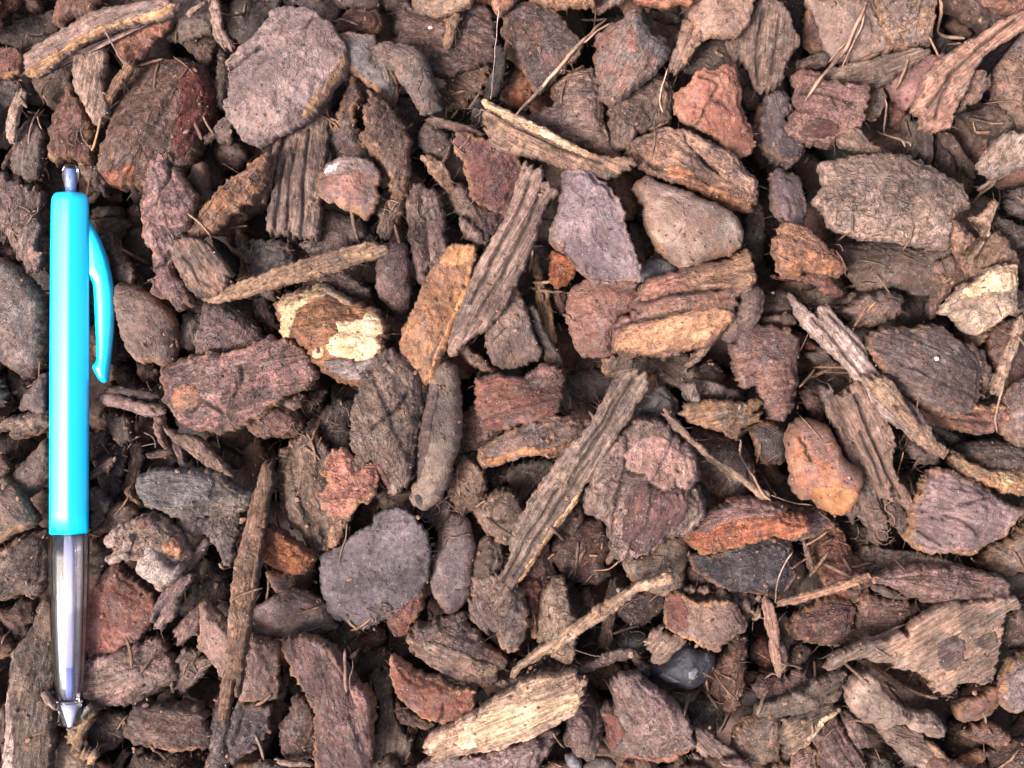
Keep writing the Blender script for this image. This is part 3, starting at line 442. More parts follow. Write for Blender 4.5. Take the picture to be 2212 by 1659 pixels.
r 7 87645A A87250 290 14|17,44 20,36 28,31 40,31 50,36 55,46 60,56 65,66 72,70 78,76 79,82 75,92 74,100 68,108 64,112 56,112 46,107 38,100 28,98 22,92 20,80 17,66|smooth reddish brown nut shaped chip with an orange lower end
+orange_end B07848 BC8858|36,90 46,88 58,88 68,90 74,96 68,106 63,112 56,111 46,106 38,99|
-1.6 0.9|26,46 30,56 33,66
w 6 6C5A50 7C685A 295 4|44,0 52,0 56,10 62,22 66,34 70,46 74,56 84,70 90,82 94,94 98,106 103,116 106,126 105,140 98,140 92,136 90,124 82,116 74,118 68,112 72,104 76,94 80,86 72,70 66,58 60,44 54,30 48,16|long dark pointed stick lying along the nut shaped chip
w 7 8E7663 9C8069 295 6|57,8 66,2 80,2 88,8 92,18 98,24 102,36 107,44 109,54 106,62 108,72 114,82 124,94 130,104 126,109 118,104 110,96 108,88 112,96 108,102 100,100 94,90 86,76 80,64 74,52 68,38 62,22|brown weathered slab of wood with shredded lower end between two slanting sticks
-1.8 1|70,10 84,40 100,74 116,98
-1.6 .8|76,40 88,64 100,88
w 8 A4876A B0946F 312 7|84,-4 96,-8 104,-4 112,8 118,18 124,28 132,34 140,40 148,50 156,56 160,60 158,64 150,63 140,56 128,48 118,38 110,30 106,22 98,14 90,6|golden tan lower end of the forked grey strip, ending blunt
p 5 74645a 665850 330 6|122,48 130,51 140,58 148,64 148,69 136,68 124,64 121,58|small brown chip tucked under the blunt end of the forked strip
l 7 8A7674 977F7C 345 10|124,114 126,106 130,98 134,90 136,80 144,73 156,75 168,80 180,86 190,92 196,98 204,104 212,106 220,110 218,118 211,122 211,130 206,134 196,135 190,140 184,142 180,146 166,145 148,146 134,144 126,141 122,134 124,124|large pinkish grey plate with scalloped crust, near the edge of the photo
-1.6 0.7|128,126 138,132 146,138
-1.4 0.5|150,112 162,116 174,124 180,132
-1.2 0.5|160,104 172,100 184,98
l 6 9C7C58 B89C70 335 8|158,66 164,62 172,66 178,70 190,76 200,74 212,73 226,74 226,96 212,95 200,92 186,86 172,81 162,76|golden frilled strip of bark above the large pinkish grey plate
l 5 5C4E46 6E5E52 350 8|166,64 170,54 180,50 196,48 210,52 226,56 226,72 208,73 192,75 180,70|dark brown chip resting on the golden frilled strip
p 5 74605A 84706A 290 9|199,32 202,22 200,10 206,0 226,-6 226,60 216,56 208,46|dull purple chip filling the photo edge beside the large ridged chip
t 7 B49C7E 2|203,-4 200,8 198,20 197,30 200,42|thin straw tail hanging over the large ridged chip
t 7 AA8C6C 1|132,11 129,15 128,22 131,29|tiny curled rootlet on the red underside of the ridged chip
w 5 6E5A54 806A60 280 3|100,98 106,102 112,98 118,110 122,124 124,130 118,132 110,122 104,112|dark reddish sliver beside the large pinkish grey plate
l 5 625052 705A5A 20 6|-10,120 0,112 16,106 30,108 44,106 54,116 58,121 57,126 50,128 46,132 36,133 20,134 8,132 -6,130|dark flake jutting out beyond the tip of the bright orange crescent
p 4 7C4C3C 6A4236 290 6|40,136 50,128 62,124 66,128 72,144 80,156 84,176 70,186 50,184 44,160|deep red brown plank below the nut shaped chip
p 2 503E38 44342E 30 6|64,120 78,120 88,124 92,136 98,144 92,152 78,148 70,138|dim red chip in the dark gap below the long pointed stick
p 5 6E605A 7C6C62 350 8|80,148 96,144 110,146 124,146 146,150 164,156 176,162 160,164 140,166 120,168 96,168 84,170|long dull ledge of bark below the large pinkish grey plate
l 4 6C5A4C 867060 20 7|196,140 208,134 226,118 226,158 210,166 196,162 182,156 186,146|dark olive chip at the photo edge under the large pinkish grey plate
w 5 705E50 84705C 300 2|30,134 34,140 38,152 42,164 40,168 36,160 32,148|thin upright stick in the gap under the dark flake
t 7 8E7C6C 1|0,95 12,100 26,104 40,106|fine rootlet below the nut shaped chip
p 3 665048 70564E 300 6|26,6 36,4 46,16 54,30 46,32 38,26 32,18|reddish dark chip between the violet lump and the long pointed stick
p 2 4E4848 403A3A 320 7|126,30 140,34 158,42 170,44 160,52 148,44 134,38|charcoal chip in the gap under the red underside of the ridged chip
t 8 B89A78 1|113,44 115,54 116,62|hair fine fibre on the shredded end of the weathered slab

T 0 3
l 4 6E5A4E 5E4A42 300 7|0,26 8,28 18,20 28,22 30,36 24,48 18,56 12,56 8,46 2,38|pinkish brown chip under the cracked grey brown double lump
p 5 7A5A50 6A4C44 60 6|-6,40 2,48 8,56 12,62 8,68 2,71 -6,70|small reddish chip at the photo edge beside the long olive plank
w 6 6E6252 7E705C 80 7|30,26 38,24 42,30 44,60 46,86 47,108 49,130 49,150 47,172 8,172 9,150 9,128 8,106 10,86 11,68 14,62 20,54 26,44|long olive brown plank of bark lying beneath the pen tip
+pale_edge 9A8A80 A8988C|8,106 10,98 14,120 18,142 20,172 10,172 9,150 9,128|
w 4 64584A 544A3E 80 6|-6,130 2,120 8,106 9,128 9,150 8,172 -6,172|brown bark strip at the photo corner beside the long olive plank
w 7 B09C90 C8B8AE 310 3|36,101 40,99 44,104 49,112 50,117 46,115 41,110|tiny pale splinter touching the clear pen tip
l 5 7E6C62 9A8078 20 9|74,74 84,68 100,66 112,62 120,58 130,54 140,54 144,62 146,72 152,78 156,86 150,94 140,100 132,106 120,110 106,113 94,114 84,108 76,106 72,104 70,90|greyish chip with pale pink blotches beside the clear grip of the pen
+pink_blotch A08884 AE9892|104,76 112,72 124,76 126,84 122,92 112,88 106,84|
w 4 6E6458 7E7266 55 5|160,62 170,60 178,64 184,72 178,82 168,92 158,102 152,102 152,92 156,80 152,74|gnarled grey fragment beside the dark hollow with the tan notched plate
r 4 7A6A5C 6A5A4C 0 5|136,104 146,98 151,100 150,108 142,113 136,110|tiny tan lump between the blotched chip and the oval ridged chip
l 6 705E56 84685A 350 11|108,132 114,120 116,112 126,110 140,110 154,111 170,112 179,120 178,128 182,134 183,142 178,148 168,150 154,152 136,151 124,149 114,146 108,140|oval ridged brown chip with an orange lower rim near the bottom
+orange_rim A07458 AC8264|118,144 130,147 146,148 160,147 172,145 168,149 152,152 136,151 124,149|
w 6 8C7658 A89060 60 4|60,134 66,126 72,118 80,112 84,116 78,128 72,140 70,146 78,152 84,156 80,162 72,160 64,150 60,144|knotted straw coloured fibre twist below the pen tip
w 7 8E9490 9CA29C 50 3|70,122 74,114 78,110 80,113 76,119 71,126|tiny blue grey sliver beside the clear pen tip
r 3 564A42 483C36 20 8|80,120 96,114 112,118 112,130 106,142 96,150 84,152 76,146 76,134|dark brown chip in shadow between the pen tip and the oval ridged chip
w 3 5E5044 6E5C4C 70 6|48,130 58,130 60,144 62,156 54,160 48,158|small dark chip end tucked beside the long olive plank under the pen tip
p 6 8E766C 7E685E 280 9|174,24 180,22 186,30 192,38 200,44 208,50 216,52 240,58 241,74 239,86 238,100 236,110 220,110 206,109 204,100 200,94 194,86 188,78 182,68 174,62 172,50 174,40|tan notched plate of bark crossed by the long brown woody stick
p 5 6A6062 605456 70 9|190,100 200,98 206,106 214,110 226,112 236,111 234,124 228,140 222,148 212,152 204,158 200,156 196,166 190,172 182,172 180,160 184,146 184,130 184,114|cracked violet grey chip below the tan notched plate
-1.6 1.0|196,112 200,124 198,138 200,152
-1.4 0.8|212,116 210,128 206,140
w 6 766058 8C7066 55 4|150,48 158,38 166,30 174,24 174,40 172,50 164,52 156,59 152,54|red brown fibrous shard touching the tan notched plate
l 2 54423A 48382F 50 7|150,36 160,20 172,8 190,-4 200,8 196,20 186,26 176,22 166,30 156,42|dark reddish woody chip in the gap behind the tan notched plate
w 6 746460 86726C 58 5|133,46 138,34 144,20 150,4 156,-6 168,-4 164,6 156,18 154,30 146,40 138,48|lower end of a grey bark shard beside the reddish wedge
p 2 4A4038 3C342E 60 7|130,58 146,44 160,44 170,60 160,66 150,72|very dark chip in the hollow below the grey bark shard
s 3 5E5048 7|98,172 104,160 110,150|dim stick end at the lower photo edge below the oval ridged chip
s 3 665850 8|112,172 118,160 124,150|second dim stick end at the lower photo edge near the oval ridged chip
p 3 6A584E 5A4A40 340 7|120,154 140,154 156,154 164,156 160,172 120,172|brown chip cut by the lower photo edge under the oval ridged chip
p 2 4A3A30 40322A 340 7|164,152 176,150 184,154 180,172 160,172|deep brown chip at the lower photo edge beside the cracked violet grey chip
-1.6 1.0|196,112 200,124 198,138 200,152
-1.4 0.8|212,116 210,128 206,140
r 4 6A5E58 584C48 20 7|200,166 212,160 226,160 236,164 240,172 200,172|grey lump peeping over the lower photo edge under the cracked violet chip
T 1 3
p 4 685C5A 7E6A60 15 8|-4,30 8,22 20,16 34,10 44,14 56,20 66,32 70,46 58,48 44,51 26,53 14,53 4,52 -4,48|long slate brown chip with tan lower edge under the big slate grey plate
l 5 8A5C4C 7A4A40 80 7|112,36 120,26 130,18 138,10 146,6 146,16 142,28 138,38 132,48 126,54 120,52 116,44|red ribbed chip sticking out under the big slate grey plate
p 2 5A4636 6A5440 70 4|84,66 90,52 100,46 108,42 112,54 108,60 96,58 88,70|tattered olive flake in the hollow under the big slate grey plate
l 6 72615B 8E7464 335 11|132,50 138,38 146,42 156,38 166,34 176,31 182,34 184,42 192,48 196,54 204,62 212,68 219,74 216,80 210,84 211,90 203,94 190,94 178,90 166,86 152,76 140,66 134,58|ragged oval chip with furry edges beside the red curved wedge
+light_layer 967C6A A48A74|146,52 160,56 176,62 192,70 208,78 208,84 194,84 178,76 160,68 148,60|
l 7 6E5652 7C625C 285 10|24,54 36,52 48,52 58,55 64,60 70,66 76,76 78,84 84,92 92,94 98,100 102,112 101,120 101,130 101,146 99,172 48,172 50,150 52,132 50,116 44,104 38,94 32,84 28,76 24,66|long maroon grey chip folded down its length, with a split rim
+split_flap 7C6058 86665C|58,55 64,58 72,66 80,80 88,92 94,98 97,106 92,100 82,92 76,82 66,68|
+split_flap 8A6A60 7C5C54|82,94 90,96 98,103 102,114 100,122 95,126 92,114 86,104|
l 5 6E564E 604A44 70 8|20,130 30,118 32,106 38,98 44,106 50,118 52,132 50,150 48,158 36,160 24,158 22,150|reddish brown chip tucked beside the long maroon grey chip
p 3 6A584E 5A4A42 80 4|16,94 24,84 30,82 28,94 24,106 26,118 18,128 12,132 14,116|thin curled brown flake between the tan notched plate and the maroon chip
p 7 86523F 946250 345 9|118,68 126,72 136,80 148,86 162,88 172,96 184,96 188,100 189,110 186,118 180,124 170,125 158,125 148,122 136,114 124,104 120,92 118,80|rust red curved wedge of bark with a sharp upper corner
-1.3 0.8|162,108 162,116 158,124
l 4 66504A 5A4440 10 7|122,106 132,114 144,122 156,126 148,130 136,131 126,126 120,116|dark purple lump beneath the rust red curved wedge
w 4 625A4E 786E5A 80 7|98,90 106,80 116,84 118,96 116,106 120,120 128,132 136,138 132,154 126,164 118,172 100,172 102,150 104,130 108,116 104,104|grey green fuzzy chip with curly lichen like fibres beside the maroon chip
w 8 A08C70 C8AC84 22 10|150,138 160,132 172,127 184,120 194,112 206,104 221,96 240,84 262,82 278,80 283,94 281,106 276,116 266,122 250,130 236,138 221,144 204,150 184,152 168,155 156,158 150,152 148,144|large pale yellow wood chunk with visible grain near the bottom
+bright_grain D8BE94 E0C8A0|184,126 200,116 220,108 244,104 276,98 280,106 270,112 250,120 232,130 214,138 196,142 180,146 172,140|
p 7 7C6A6A 8A7874 20 7|142,164 152,158 166,156 184,154 204,151 226,146 244,138 246,150 240,172 140,172|violet grey strip of bark against the underside of the pale yellow wood chunk
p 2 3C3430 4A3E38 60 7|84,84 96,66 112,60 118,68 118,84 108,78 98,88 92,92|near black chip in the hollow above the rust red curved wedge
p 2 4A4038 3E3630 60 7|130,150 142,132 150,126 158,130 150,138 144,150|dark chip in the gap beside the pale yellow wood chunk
w 5 6A5A50 7E6C60 300 7|186,0 212,-6 226,10 230,22 222,36 212,46 202,49 194,44 186,36 184,20 188,10|hairy brown chip under the lower tip of the broad grey splinter
t 7 86685C 1.2|82,72 84,80 80,88 82,98|thin tendril on the long maroon grey chip
t 7 8A6C5E 3|77,64 77,80 78,100|brown rootlet lying along the long maroon grey chip
w 6 7E685C 8E766A 20 3|80,70 84,66 88,64 88,67 83,71|tiny leaf shaped shred at the rim of the maroon grey chip
r 4 6E5450 4E3E3A 60 8|8,-4 36,-4 34,6 26,12 18,14 12,6|dim red knob under the reddish oval with orange belly
w 6 8A7868 9A866E 10 2|16,158 30,160 44,160 48,164 30,165 18,163|small pale shred at the lower photo edge beside the reddish brown chip
r 5 7A6C66 6A5C58 10 7|-4,162 10,158 26,163 40,166 48,168 46,172 -6,172|grey bark lump cut by the lower photo edge beside the maroon chip

T 2 3
w 8 A89070 BC9E76 40 4|108,5 118,2 126,0 134,-4 140,2 132,5 118,8 108,12 98,20 88,29 78,36 68,42 58,50 48,58 38,66 28,70 18,78 8,84 0,92 3,82 12,74 24,64 36,56 48,46 60,38 72,28 84,20 96,12|long pale tan splinter pointing up to the rounded lump beneath the star chip
l 5 72625A 655650 80 8|-8,2 4,6 10,16 13,28 13,42 11,50 6,64 -2,66 -10,60 -14,40|dark grey brown chip beside the base of the rough ochre chip
l 5 7E5246 6E4A3E 75 8|4,8 14,4 22,0 25,8 24,18 22,30 22,48 24,58 18,50 14,38 14,22 10,16|thin red brown chip squeezed beside the rough ochre chip
p 6 81705E 8E7A68 80 9|26,14 32,8 38,1 43,2 46,10 48,20 51,30 56,36 54,44 54,58 50,74 44,72 36,68 30,66 24,58 23,44 24,28|rough ochre brown chip behind the long pale tan splinter
s 3 705E4C 9|88,2 86,16 84,32 82,48 80,64|mottled upright straw standing in the dark gap behind the long pale tan splinter
p 3 5E463E 4E3A34 70 5|60,12 66,8 72,22 74,30 68,32 64,26|small dim red brown shard in the gap behind the long pale tan splinter
p 3 58443E 4A3A36 20 9|104,14 120,10 128,14 132,24 124,32 116,40 110,46 104,44 98,38 92,32 96,22|dim dark red chip deep in the gap beside the long pale tan splinter
r 2 36383C 2C2E34 20 10|90,42 104,42 116,46 120,54 112,60 104,62 92,60|charcoal stone deep in the gap under the dim dark red chip
w 6 9A8670 AE9A82 45 6|114,57 122,48 132,40 138,48 146,52 150,56 144,62 138,68 132,74 128,76 124,72 118,68 116,62|short squared tan piece of wood leaning on the black stone
p 7 80665B 8C7466 340 8|133,26 136,20 144,16 152,20 162,22 174,20 186,22 194,26 202,36 203,42 200,46 193,50 186,56 178,63 172,63 162,58 152,54 140,50 135,46 134,38|six sided reddish brown plate overlapping the squared tan piece
+red_flank 82544A 74483E|134,26 140,18 146,18 152,30 150,44 144,50 136,46|
r 5 22262E 30343E 20 12|118,74 126,72 136,68 146,60 152,58 160,62 168,62 174,66 175,74 170,84 162,92 156,96 146,96 134,94 126,90 120,84|black glossy stone with white scuffs below the six sided reddish plate
+red_flank 82544A 74483E|134,26 140,18 146,18 152,30 150,44 144,50 136,46|
+white_scuff 50545C 6A6E76|128,80 136,84 144,88 140,90 132,88 126,84|
+white_scuff 545860 6E727A|150,78 158,74 160,78 154,86 150,84|
l 5 76503E 6C4A3A 75 6|196,50 203,54 203,66 200,80 199,94 194,108 188,116 184,104 180,90 184,76 190,62|dark orange brown upright flake beside the black glossy stone
p 3 5C4434 6A4E3A 300 7|164,86 174,76 184,64 194,52 198,60 190,80 184,96 186,112 180,120 172,110 166,100|orange brown chip in shade behind the black glossy stone
s 6 746458 8|58,80 70,76 82,70 94,67 106,68 112,76 118,88|fuzzy dark root arching over the big reddish grey nugget
w 6 7A6C5E 6C5E54 15 5|-12,92 0,88 12,84 24,80 40,78 56,78 62,82 60,88 50,96 40,98 24,98 10,100 -6,102|dull fibrous rim of wood above the pale yellow wood chunk
l 7 7C6A60 87706A 300 14|88,88 94,84 102,82 110,84 120,92 130,99 138,106 146,114 152,124 155,134 158,146 152,152 146,156 141,161 130,163 116,160 104,157 92,158 85,154 83,146 84,134 80,124 78,118 84,114 88,108 86,98|big reddish grey nugget with an orange crumbly base near the bottom
+red_side 7A4A40 6E443C|80,118 86,116 92,124 96,132 94,142 88,150 84,150 83,140|
+orange_base 9E6A50 AC7C60|85,154 96,156 108,155 122,158 136,158 146,152 157,147 152,153 146,157 141,161 130,163 116,160 104,157 92,159|
l 5 78665E 68564E 80 8|42,98 54,100 62,94 66,102 72,106 77,112 77,128 74,146 70,158 62,158 54,150 46,146 48,132 52,116|olive brown chip standing beside the big reddish grey nugget
p 6 7C6462 88706A 80 6|52,116 60,112 66,120 68,130 66,142 60,144 52,140 48,132 50,124|pinkish flake between the pale yellow wood chunk and the big reddish grey nugget
l 6 7C6664 8A746C 30 8|-8,150 4,144 14,136 24,132 34,130 40,134 36,142 28,152 20,164 14,172 -8,172|pinkish lump below the pale yellow wood chunk at the lower photo edge
r 4 7C604C 6C5444 10 6|26,166 36,160 46,160 54,164 58,172 24,172|small rounded tan chip on the lower photo edge below the pinkish lump
r 4 6E7076 7A7A80 0 5|46,154 54,152 60,158 60,164 52,166 46,162|little blue grey pebble near the lower photo edge
p 4 66605A 5A524E 10 6|62,164 72,156 84,156 90,162 86,170 64,172|grey chip on the lower photo edge beside the little blue grey pebble
p 2 5C4A40 4E4038 70 7|56,90 66,92 74,100 80,112 74,114 64,104 56,98|shadowed chip behind the standing olive brown chip
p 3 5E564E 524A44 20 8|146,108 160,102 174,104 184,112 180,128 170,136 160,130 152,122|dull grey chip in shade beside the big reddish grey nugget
w 6 7C6A5E 8C786A 320 5|158,130 168,132 178,142 190,150 200,158 208,166 206,170 196,164 184,158 172,154 160,157 154,155 160,150 158,140|frayed grey brown splinter between the nugget and the rounded olive chip
w 7 947A6C A0887A 350 3|180,159 198,158 206,164 208,168 194,166 182,163|small flat pink splinter near the lower photo edge
r 5 6E5C4C 5E4E42 20 11|192,132 202,122 214,114 226,112 232,124 230,140 226,154 216,160 200,158 190,150 190,140|rounded olive brown chip beside the frayed grey brown splinter
p 4 6A4A42 5A403A 80 7|208,94 214,86 228,86 232,104 222,110 214,104|small reddish chip next to the dark gap and the weathered grey strips
p 2 6A3C2E 58342A 50 7|206,58 216,50 228,62 228,84 216,80 208,70|dark rust chip in the hollow beside the dark orange brown flake
r 4 5E4A40 524238 20 8|136,100 150,97 162,98 158,106 148,110 140,106|brown chip peeping between the black stone and the reddish grey nugget
t 6 A08A78 0.8|54,63 62,66 70,69 78,70|hair fine rootlet beside the rough ochre chip
w 6 84705C 9A8468 70 6|150,10 164,8 178,10 192,16 206,22 216,30 224,36 216,40 206,36 198,30 186,22 172,18 158,16 146,14|dusty brown edge of bark under the glossy black flake
p 3 54423A 483832 40 8|-8,66 4,70 10,78 0,84 -10,80|dark chip in the gap below the dark grey brown chip
T 3 3
s 8 BC8E68 7|6,25 24,20 42,15 60,10 76,4 90,0|bright orange brown straw bridging a dark gap
s 8 A8846C 9|-2,18 1,34 4,50 7,68 11,86|hanging pinkish brown straw with a blunt lower end
t 8 B0A090 1.5|22,-20 14,-8 8,6 4,20|pale thread of root draped over the glossy black flake
l 5 74524A 62443E 10 9|18,42 24,34 34,28 46,20 58,16 70,20 76,26 74,36 74,46 72,54 64,60 50,60 38,58 26,54 19,48|oval wine red chip under the bright orange brown straw
l 7 82665C 8E726A 350 10|76,6 90,0 104,-4 120,-8 140,-8 160,-8 180,-4 198,0 210,8 206,18 196,22 180,22 166,22 152,24 138,22 126,18 112,12 98,6 88,4 82,12 78,20 70,16|broad reddish brown plank of bark with ragged lower edge near the photo edge
w 5 7A6E5E 6A5E50 340 5|87,6 98,7 108,12 116,16 124,18 120,21 110,19 98,16 90,12|narrow olive leaf like chip under the broad reddish brown plank
l 5 664E46 7A5C52 10 8|78,22 86,12 92,18 104,20 118,22 130,24 140,22 130,32 122,42 118,48 108,54 98,56 88,58 82,50 76,40|dark reddish chip beneath the broad reddish brown plank
w 8 92806C B09272 30 8|50,72 56,66 66,62 76,58 88,54 100,54 110,48 118,50 122,42 130,34 142,28 156,22 172,24 190,22 204,18 214,20 222,24 216,28 206,30 206,44 204,54 202,66 201,80 198,92 188,96 176,94 164,94 162,100 154,104 148,100 142,92 134,84 124,80 112,78 100,74 88,70 78,68 66,72 56,78 51,78|broad torn tan slab with dark windows and a shaggy end
+dark_window 6A5852 7A665E|142,58 148,54 156,50 166,54 167,64 166,74 160,80 152,80 146,74|
+dark_window 64584C 766858|176,56 186,50 196,48 200,58 194,64 184,62 178,60|
w 6 A08264 B0926C 325 3|74,72 84,76 96,82 108,90 120,98 132,104 146,107 150,104 140,104 128,100 116,94 104,86 92,78 82,71|thin curved tan strip below the broad torn tan slab
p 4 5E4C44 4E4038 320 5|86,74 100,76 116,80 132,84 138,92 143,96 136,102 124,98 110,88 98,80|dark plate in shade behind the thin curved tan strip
p 8 8E7A6C 9A8A7A 320 12|66,96 72,84 78,80 86,82 94,92 100,100 108,108 116,114 130,118 142,119 152,126 157,134 155,142 148,144 140,140 130,134 122,128 110,126 100,130 88,126 80,122 72,116 66,108|smooth buff bone shaped chip in the lower corner of the heap
p 6 74665A 665A4E 20 8|-10,112 4,108 18,102 34,94 48,88 60,84 68,82 68,92 64,102 60,107 50,110 36,116 22,120 6,121 -8,122|flat grey brown strip with a crack lying beside the bone shaped chip
-1.6 0.9|64,94 58,97 50,101
w 6 746858 A08C6C 35 7|12,124 26,120 40,114 52,110 62,108 64,114 60,120 54,122 46,126 40,136 34,142 28,146 22,150 14,152 10,144 11,134|grey chip with a pale yellow torn edge below the flat cracked strip
+pale_torn_edge C0A888 D0BA98|60,116 56,121 48,125 40,134 33,140 31,137 38,128 46,121|
l 5 6C5450 7A625A 300 9|40,128 48,123 58,122 66,128 68,136 74,148 80,160 84,172 44,172 38,164 40,150 36,144|dark wine brown chip with a lit rib below the pale torn edge
p 5 7E6460 8A6E68 60 6|24,152 34,146 40,150 40,162 46,168 40,174 20,172|small pinkish chip near the lower photo edge beside the dark wine brown chip
w 5 705C54 8A746A 300 4|64,118 70,116 76,124 84,134 88,146 84,150 76,148 70,136 66,126|splintered reddish fragment under the bone shaped chip
w 5 6E6458 8A7C6C 340 8|92,130 104,128 116,128 126,132 136,142 142,146 152,156 158,164 148,166 134,164 120,160 108,148 100,140|grey shaggy piece of wood with loose fibres under the bone shaped chip
w 6 B09268 C0A27C 320 4|138,144 146,146 154,156 160,166 154,168 146,158|golden frayed tip below the end of the bone shaped chip
l 4 66605A 5A524C 340 7|82,150 94,152 104,158 114,168 112,174 86,174|grey chip at the lower photo edge beside the shaggy piece of wood
p 5 7A5A48 6C5042 20 9|160,112 168,106 180,100 194,94 200,100 196,112 186,122 176,126 168,126 160,120|brown wedge of bark below the broad torn tan slab
r 6 80706C 8A7A78 70 11|200,84 208,72 218,66 228,64 228,110 220,114 212,117 204,112 199,108 198,98|violet grey rounded chip at the photo edge beside the broad torn tan slab
l 4 70524A 7C6054 10 7|168,136 180,128 194,126 206,134 212,142 204,148 190,146 178,142|reddish crumbly chip below the brown wedge of bark
p 5 A07050 B07E5C 20 4|160,162 170,156 182,152 192,154 190,160 178,166 168,170 158,172|orange flake near the lower corner of the photo
p 4 6C5044 5E463C 40 8|192,152 204,146 216,144 228,140 228,172 196,172|reddish brown chip filling the lower corner of the photo
r 4 6E524A 604840 80 6|8,60 14,56 17,66 16,76 12,84 8,72|small brown nub beside the hanging pinkish brown straw
r 3 5C4A3C 504034 80 6|20,60 30,58 36,62 32,74 26,80 20,74|dim brown lump below the oval wine red chip
p 4 6E5450 7C625A 20 8|-10,92 6,90 18,86 26,78 32,84 36,92 28,96 14,104 0,108 -10,106|dull reddish chip between the hanging straw and the flat cracked strip
w 5 866A5A 927866 70 3|2,128 8,126 9,136 6,146 0,156 -2,146|thin pinkish splinter upright beside the grey chip with pale torn edge
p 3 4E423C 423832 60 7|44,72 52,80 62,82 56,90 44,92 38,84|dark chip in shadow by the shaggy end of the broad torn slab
l 4 5E4E48 6A5850 60 8|208,30 226,24 228,60 214,64 206,58|dark rough chip at the photo edge above the violet grey rounded chip
p 3 5A4438 4C3A30 10 8|158,128 172,128 180,140 176,152 164,154 154,148|dim brown chip beyond the rounded tip of the bone shaped chip
w 3 64584C 584C42 20 6|114,150 128,152 140,160 150,170 128,174 116,168|dim woody bits at the lower photo edge below the shaggy piece of wood

T 0 2
H 6 A08C7C B49C88 40 7|94,136 100,126 108,121 116,118 120,116 128,113 131,112 136,114 142,118 150,126 156,134 160,142 164,148 162,156 156,166 148,172 140,178 132,168 124,162 122,150 110,148 100,152 96,150 104,144 102,140|pale papery seed husk curled beside the clear grip of the pen
*husk_wall AEA298 C0B6AA r 60 12|124,134 128,129 132,130 136,138 142,146 146,154 154,158 158,156 156,166 148,172 138,172 128,166 122,158 122,150 127,146 124,140|
*inner_lining C08A62 CC9C78 p 60 4|142,134 152,132 158,142 156,148 146,150 142,144|
*husk_flake A08C7C B09E8E p 30 6|94,136 100,126 110,121 115,126 110,134 102,140|
*husk_flake A8948A B8A698 r 70 7|110,134 116,128 120,132 119,142 112,146 110,142|
*husk_rim 9A8C7C A89A8A p 20 5|96,150 104,146 114,142 118,146 106,152 100,154|
*stalk_scar 8C6E5E 74584C l 20 8|118,116 128,113 132,112 138,116 136,124 126,126 120,122|
"""

# ---------------------------------------------------------------- helpers
HEAP = (0x8C / 255, 0x73 / 255, 0x6B / 255)


def lin(h, k=1.0):
    c = [int(h[i:i + 2], 16) / 255 for i in (0, 2, 4)]
    lum = (c[0] + c[1] + c[2]) / (HEAP[0] + HEAP[1] + HEAP[2])
    c = [min(1.0, (x * .90 + HEAP[i] * lum * .10) * (1.035, .982, .985)[i]) for i, x in enumerate(c)]
    return [k * (x / 12.92 if x <= 0.04045 else ((x + 0.055) / 1.055) ** 2.4) for x in c]


def hash3(ix, iy, iz):
    h = (ix.astype(np.int64) * 374761393 + iy.astype(np.int64) * 668265263 + iz.astype(np.int64) * 2147483647) & 0x7fffffff
    h = ((h ^ (h >> 13)) * 1274126177) & 0x7fffffff
    h = ((h ^ (h >> 15)) * 1103515245) & 0x7fffffff
    return ((h ^ (h >> 16)) & 0xffff) / 65535.0


def vnoise(x, y, seed):
    x = np.asarray(x, float) + seed * 17.13
    y = np.asarray(y, float) - seed * 9.71
    ix, iy = np.floor(x), np.floor(y)
    fx, fy = x - ix, y - iy
    fx, fy = fx * fx * (3 - 2 * fx), fy * fy * (3 - 2 * fy)
    z = np.full_like(ix, int(seed * 1000) % 9973)
    a, b = hash3(ix, iy, z), hash3(ix + 1, iy, z)
    c, e = hash3(ix, iy + 1, z), hash3(ix + 1, iy + 1, z)
    return (a + (b - a) * fx + (c - a) * fy + (a - b - c + e) * fx * fy) * 2 - 1


def fbm(x, y, seed, octaves=3, rough=0.5):
    v, amp, tot, f = 0, 1.0, 0, 1.0
    for i in range(octaves):
        v = v + amp * vnoise(x * f, y * f, seed + i * 3.7)
        tot += amp
        amp *= rough
        f *= 2.03
    return v / tot


def sstep(a, b, x):
    t = np.clip((x - a) / (b - a), 0, 1)
    return t * t * (3 - 2 * t)


def seg_dist(P, A, B, chunk=400):
    """distance of points P to the nearest of the segments A-B"""
    out = np.empty(len(P))
    d = B - A
    L = np.maximum((d * d).sum(1), 1e-12)
    for i in range(0, len(P), chunk):
        p = P[i:i + chunk, None, :]
        t = np.clip(((p - A) * d).sum(2) / L, 0, 1)
        q = A + t[..., None] * d - p
        out[i:i + chunk] = np.sqrt((q * q).sum(2).min(1))
    return out


def inside(P, poly):
    x, y = P[:, 0], P[:, 1]
    r = np.zeros(len(P), bool)
    n = len(poly)
    for i in range(n):
        x1, y1 = poly[i]
        x2, y2 = poly[(i + 1) % n]
        if y1 == y2:
            continue
        c = (y1 > y) != (y2 > y)
        r ^= c & (x < (x2 - x1) * (y - y1) / (y2 - y1) + x1)
    return r


def resample(poly, step, closed=True):
    pts = np.vstack([poly, poly[:1]]) if closed else np.asarray(poly, float)
    L = np.concatenate([[0], np.cumsum(np.hypot(*np.diff(pts, axis=0).T))])
    n = max(8 if closed else 4, int(L[-1] / step))
    s = np.linspace(0, L[-1], n, endpoint=not closed)
    return np.stack([np.interp(s, L, pts[:, 0]), np.interp(s, L, pts[:, 1])], 1)


def chaikin(poly):
    nx = np.roll(poly, -1, axis=0)
    return np.stack([poly * .9 + nx * .1, poly * .1 + nx * .9], 1).reshape(-1, 2)


